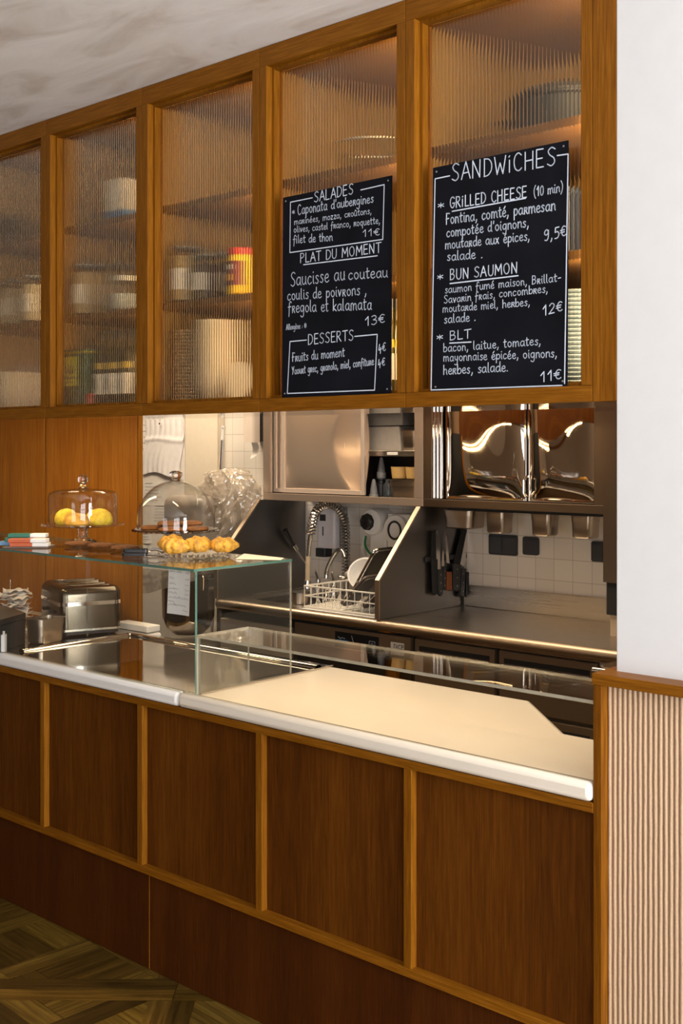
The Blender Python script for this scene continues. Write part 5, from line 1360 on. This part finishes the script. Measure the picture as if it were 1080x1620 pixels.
# hanging skirt of the bag in front of the bowl
mb = MB(); yk = yb-.02
def skirt(i, j):
    top = P(226+120*i, 892+10*i, yk); bot = P(232+112*i, 934-30*max(0, i-.35), yk)
    q_ = top.lerp(bot, j); e = crumple(q_, 3.0, .5); d_ = .15*abs(i-.6)**1.5
    return q_-o+Vector((0, e+d_*.2, 0))
skx = MB(); skx.grid(lambda i, j: skirt(i, j)-Vector((0, rb*1.08, 0)), 40, 16); skx.build('bag_skirt', BAG, bo, smooth=True)
t = thing('mixer_table', 'low steel table carrying the stand mixer', 'table', (cb_.x+.03, yb+.08, 0))
MB().box(-.36, .24, -.29, .22, .565, .599).build('table_top', STEEL, t, bevel=.003)
for sx in (-.33, .21):
    for sy in (-.26, .19): MB().box(sx-.015, sx+.015, sy-.015, sy+.015, 0, .564).build('leg', STEELZ, t)
# tall white cupboard with papers
ycb = 4.395
xe = xat(344, ycb)
t = thing('tall_cupboard', 'tall cream cupboard with notices taped on its door', 'cupboard', (xe-.3, ycb, 0))
MB().box(-.9, .3, .012, .053, 0, 2.3).build('carcass', CREAMD, t); MB().box(xat(292, ycb)-xe+.3+.003, .298, 0, .0115, .02, 2.28).build('door', CREAMD, t, bevel=.003)
MB().box(-.898, xat(292, ycb)-xe+.3-.003, 0, .0115, .02, 2.28).build('door', plain('white_paint_panel', (.82, .78, .74), .5, noise=.02), t, bevel=.003)
def sheet(pts, label, Y, mat=PAPER, curl=.004, text=0, name='notice', cat='notice', seed=1):
    A_ = [P(u, v, Y) for u, v in pts]; o_ = A_[0]
    t = thing(name, label, cat, o_)
    def at_(i, j): return A_[0].lerp(A_[1], i).lerp(A_[3].lerp(A_[2], i), j)-o_
    m = MB(); m.grid(lambda i, j: at_(i, j)+Vector((0, -curl*(1-j)*(.5+.5*math.sin(6*i+seed)), 0)), 10, 10); m.build('page', mat, t, smooth=True)
    if text:
        rg = random.Random(seed); m = MB()
        for k in range(text):
            j = .93-.85*k/text; s1 = rg.uniform(.3, .85)
            ribbon(m, [at_(.08+(s1-.08)*q/8, j)+Vector((0, -curl*(1-j)-.0014, rg.uniform(-.0012, .0012))) for q in range(9)], .0011, 0)
        m.build('print', INK, t)
    return t
yn = ycb-.0015
sheet([(226, 745), (238, 745), (238, 667), (226, 667)], 'narrow printed notice at the top left of the cupboard, beside the oak panel', yn, text=7, seed=2)
sheet([(227, 800), (262, 800), (262, 762), (227, 762)], 'printed notice left of the round dome knob', yn, text=6, seed=3)
sheet([(238, 832), (318, 832), (316, 788), (240, 788)], 'large printed notice seen through the round dome', yn, text=8, seed=4)
sheet([(226, 860), (240, 860), (240, 838), (226, 838)], 'small printed notice below the dome plate', yn, text=4, seed=5)
s5 = sheet([(225, 922), (240, 922), (240, 893), (225, 893)], 'small notice with a blue square beside the price note', yn, text=0, seed=6)
q = P(227, 916, yn)-s5.location; MB().box(q.x, q.x+.03, -.006, -.0045, q.z, q.z+.026).build('blue_square', plain('blue_ink', (.05, .13, .40), .6), s5)
# pinned white bag
t = thing('white_bag', 'wrinkled white paper bag pinned to the tall cupboard', 'bag', P(259, 665, yn)); o = t.location
m = MB()
def wb(i, j):
    q_ = P(229+60*i+3*math.sin(6*j), 0, yn); zt_ = P(259, 664, yn).z; zb_ = P(259, 752-5*math.sin(5*i), yn).z
    z = zt_+(zb_-zt_)*j; e = .010*math.sin(math.pi*i)+.005*j*(1+math.sin(11*i+1.5*j))*.5+.004*abs(math.sin(23*i+4*j))+.006*max(0, 1-abs(j-.36)*16)
    return Vector((q_.x, yn-.002-e, z))-o
m.grid(wb, 44, 44); m.build('bag_body', plain('white_bag', (.84, .82, .84), .7, noise=.03), t, smooth=True)
m = MB(); m.lathe([(.006, 0), (.006, .004), (.001, .005)], seg=12); m.move(Matrix.Rotation(R90, 4, 'X')); m.build('pin', METAL, t, loc=(0, -.03, -.02))
# broom pole
yb2 = 4.34
t = thing('mop', 'mop standing upright, white end cap on its grey pole', 'mop', P(350, 700, yb2)); o = t.location
a, b, c = P(353.5, 674, yb2), P(352.2, 696, yb2), P(347, 790, yb2)
pb_ = b+(c-b)*((b.z-.02)/(b.z-c.z))
m = MB(); m.tube([a-o, b-o], [.011, .0115], 14); ha = m.build('end_cap', WHITEP, t, smooth=True)
m = MB(); m.sphere((a-o)+Vector((.004, -.0105, -.012)), .004, seg=10, n=6); m.build('hanging_hole', GREYP, ha, smooth=True)
m = MB(); m.tube([b-o, pb_-o], .0085, 12); m.build('pole', ALU, t, smooth=True)
MB().rbox(-.12, .12, -.03, .03, -.019, .0, .02).build('mop_head', GREYP, t, loc=pb_-o)
# paper towel dispenser upper left
p0, p1 = P(383, 700, 4.32), P(401, 655, 4.32)
t = thing('towel_dispenser', 'grey white towel dispenser with black side, beside the left steel cabinet', 'towel dispenser', (p0.x, 4.32, p0.z)); w, h = p1.x-p0.x, .36
MB().rbox(0, w, 0, .06, 0, h, .02).build('front_shell', plain('pinkish_white', (.68, .60, .54), .35, noise=.02), t, smooth=True)
MB().rbox(.002, w-.002, .0605, .128, .004, h-.004, .006).build('back_shell', BLACKP, t, smooth=True)
m = MB(); m.grid(lambda i, j: (.02+i*(w-.04), .05+.01*math.sin(4*j), -.09*j-.001+.02*i*j), 6, 8); m.build('towel', PAPER, t, smooth=True)
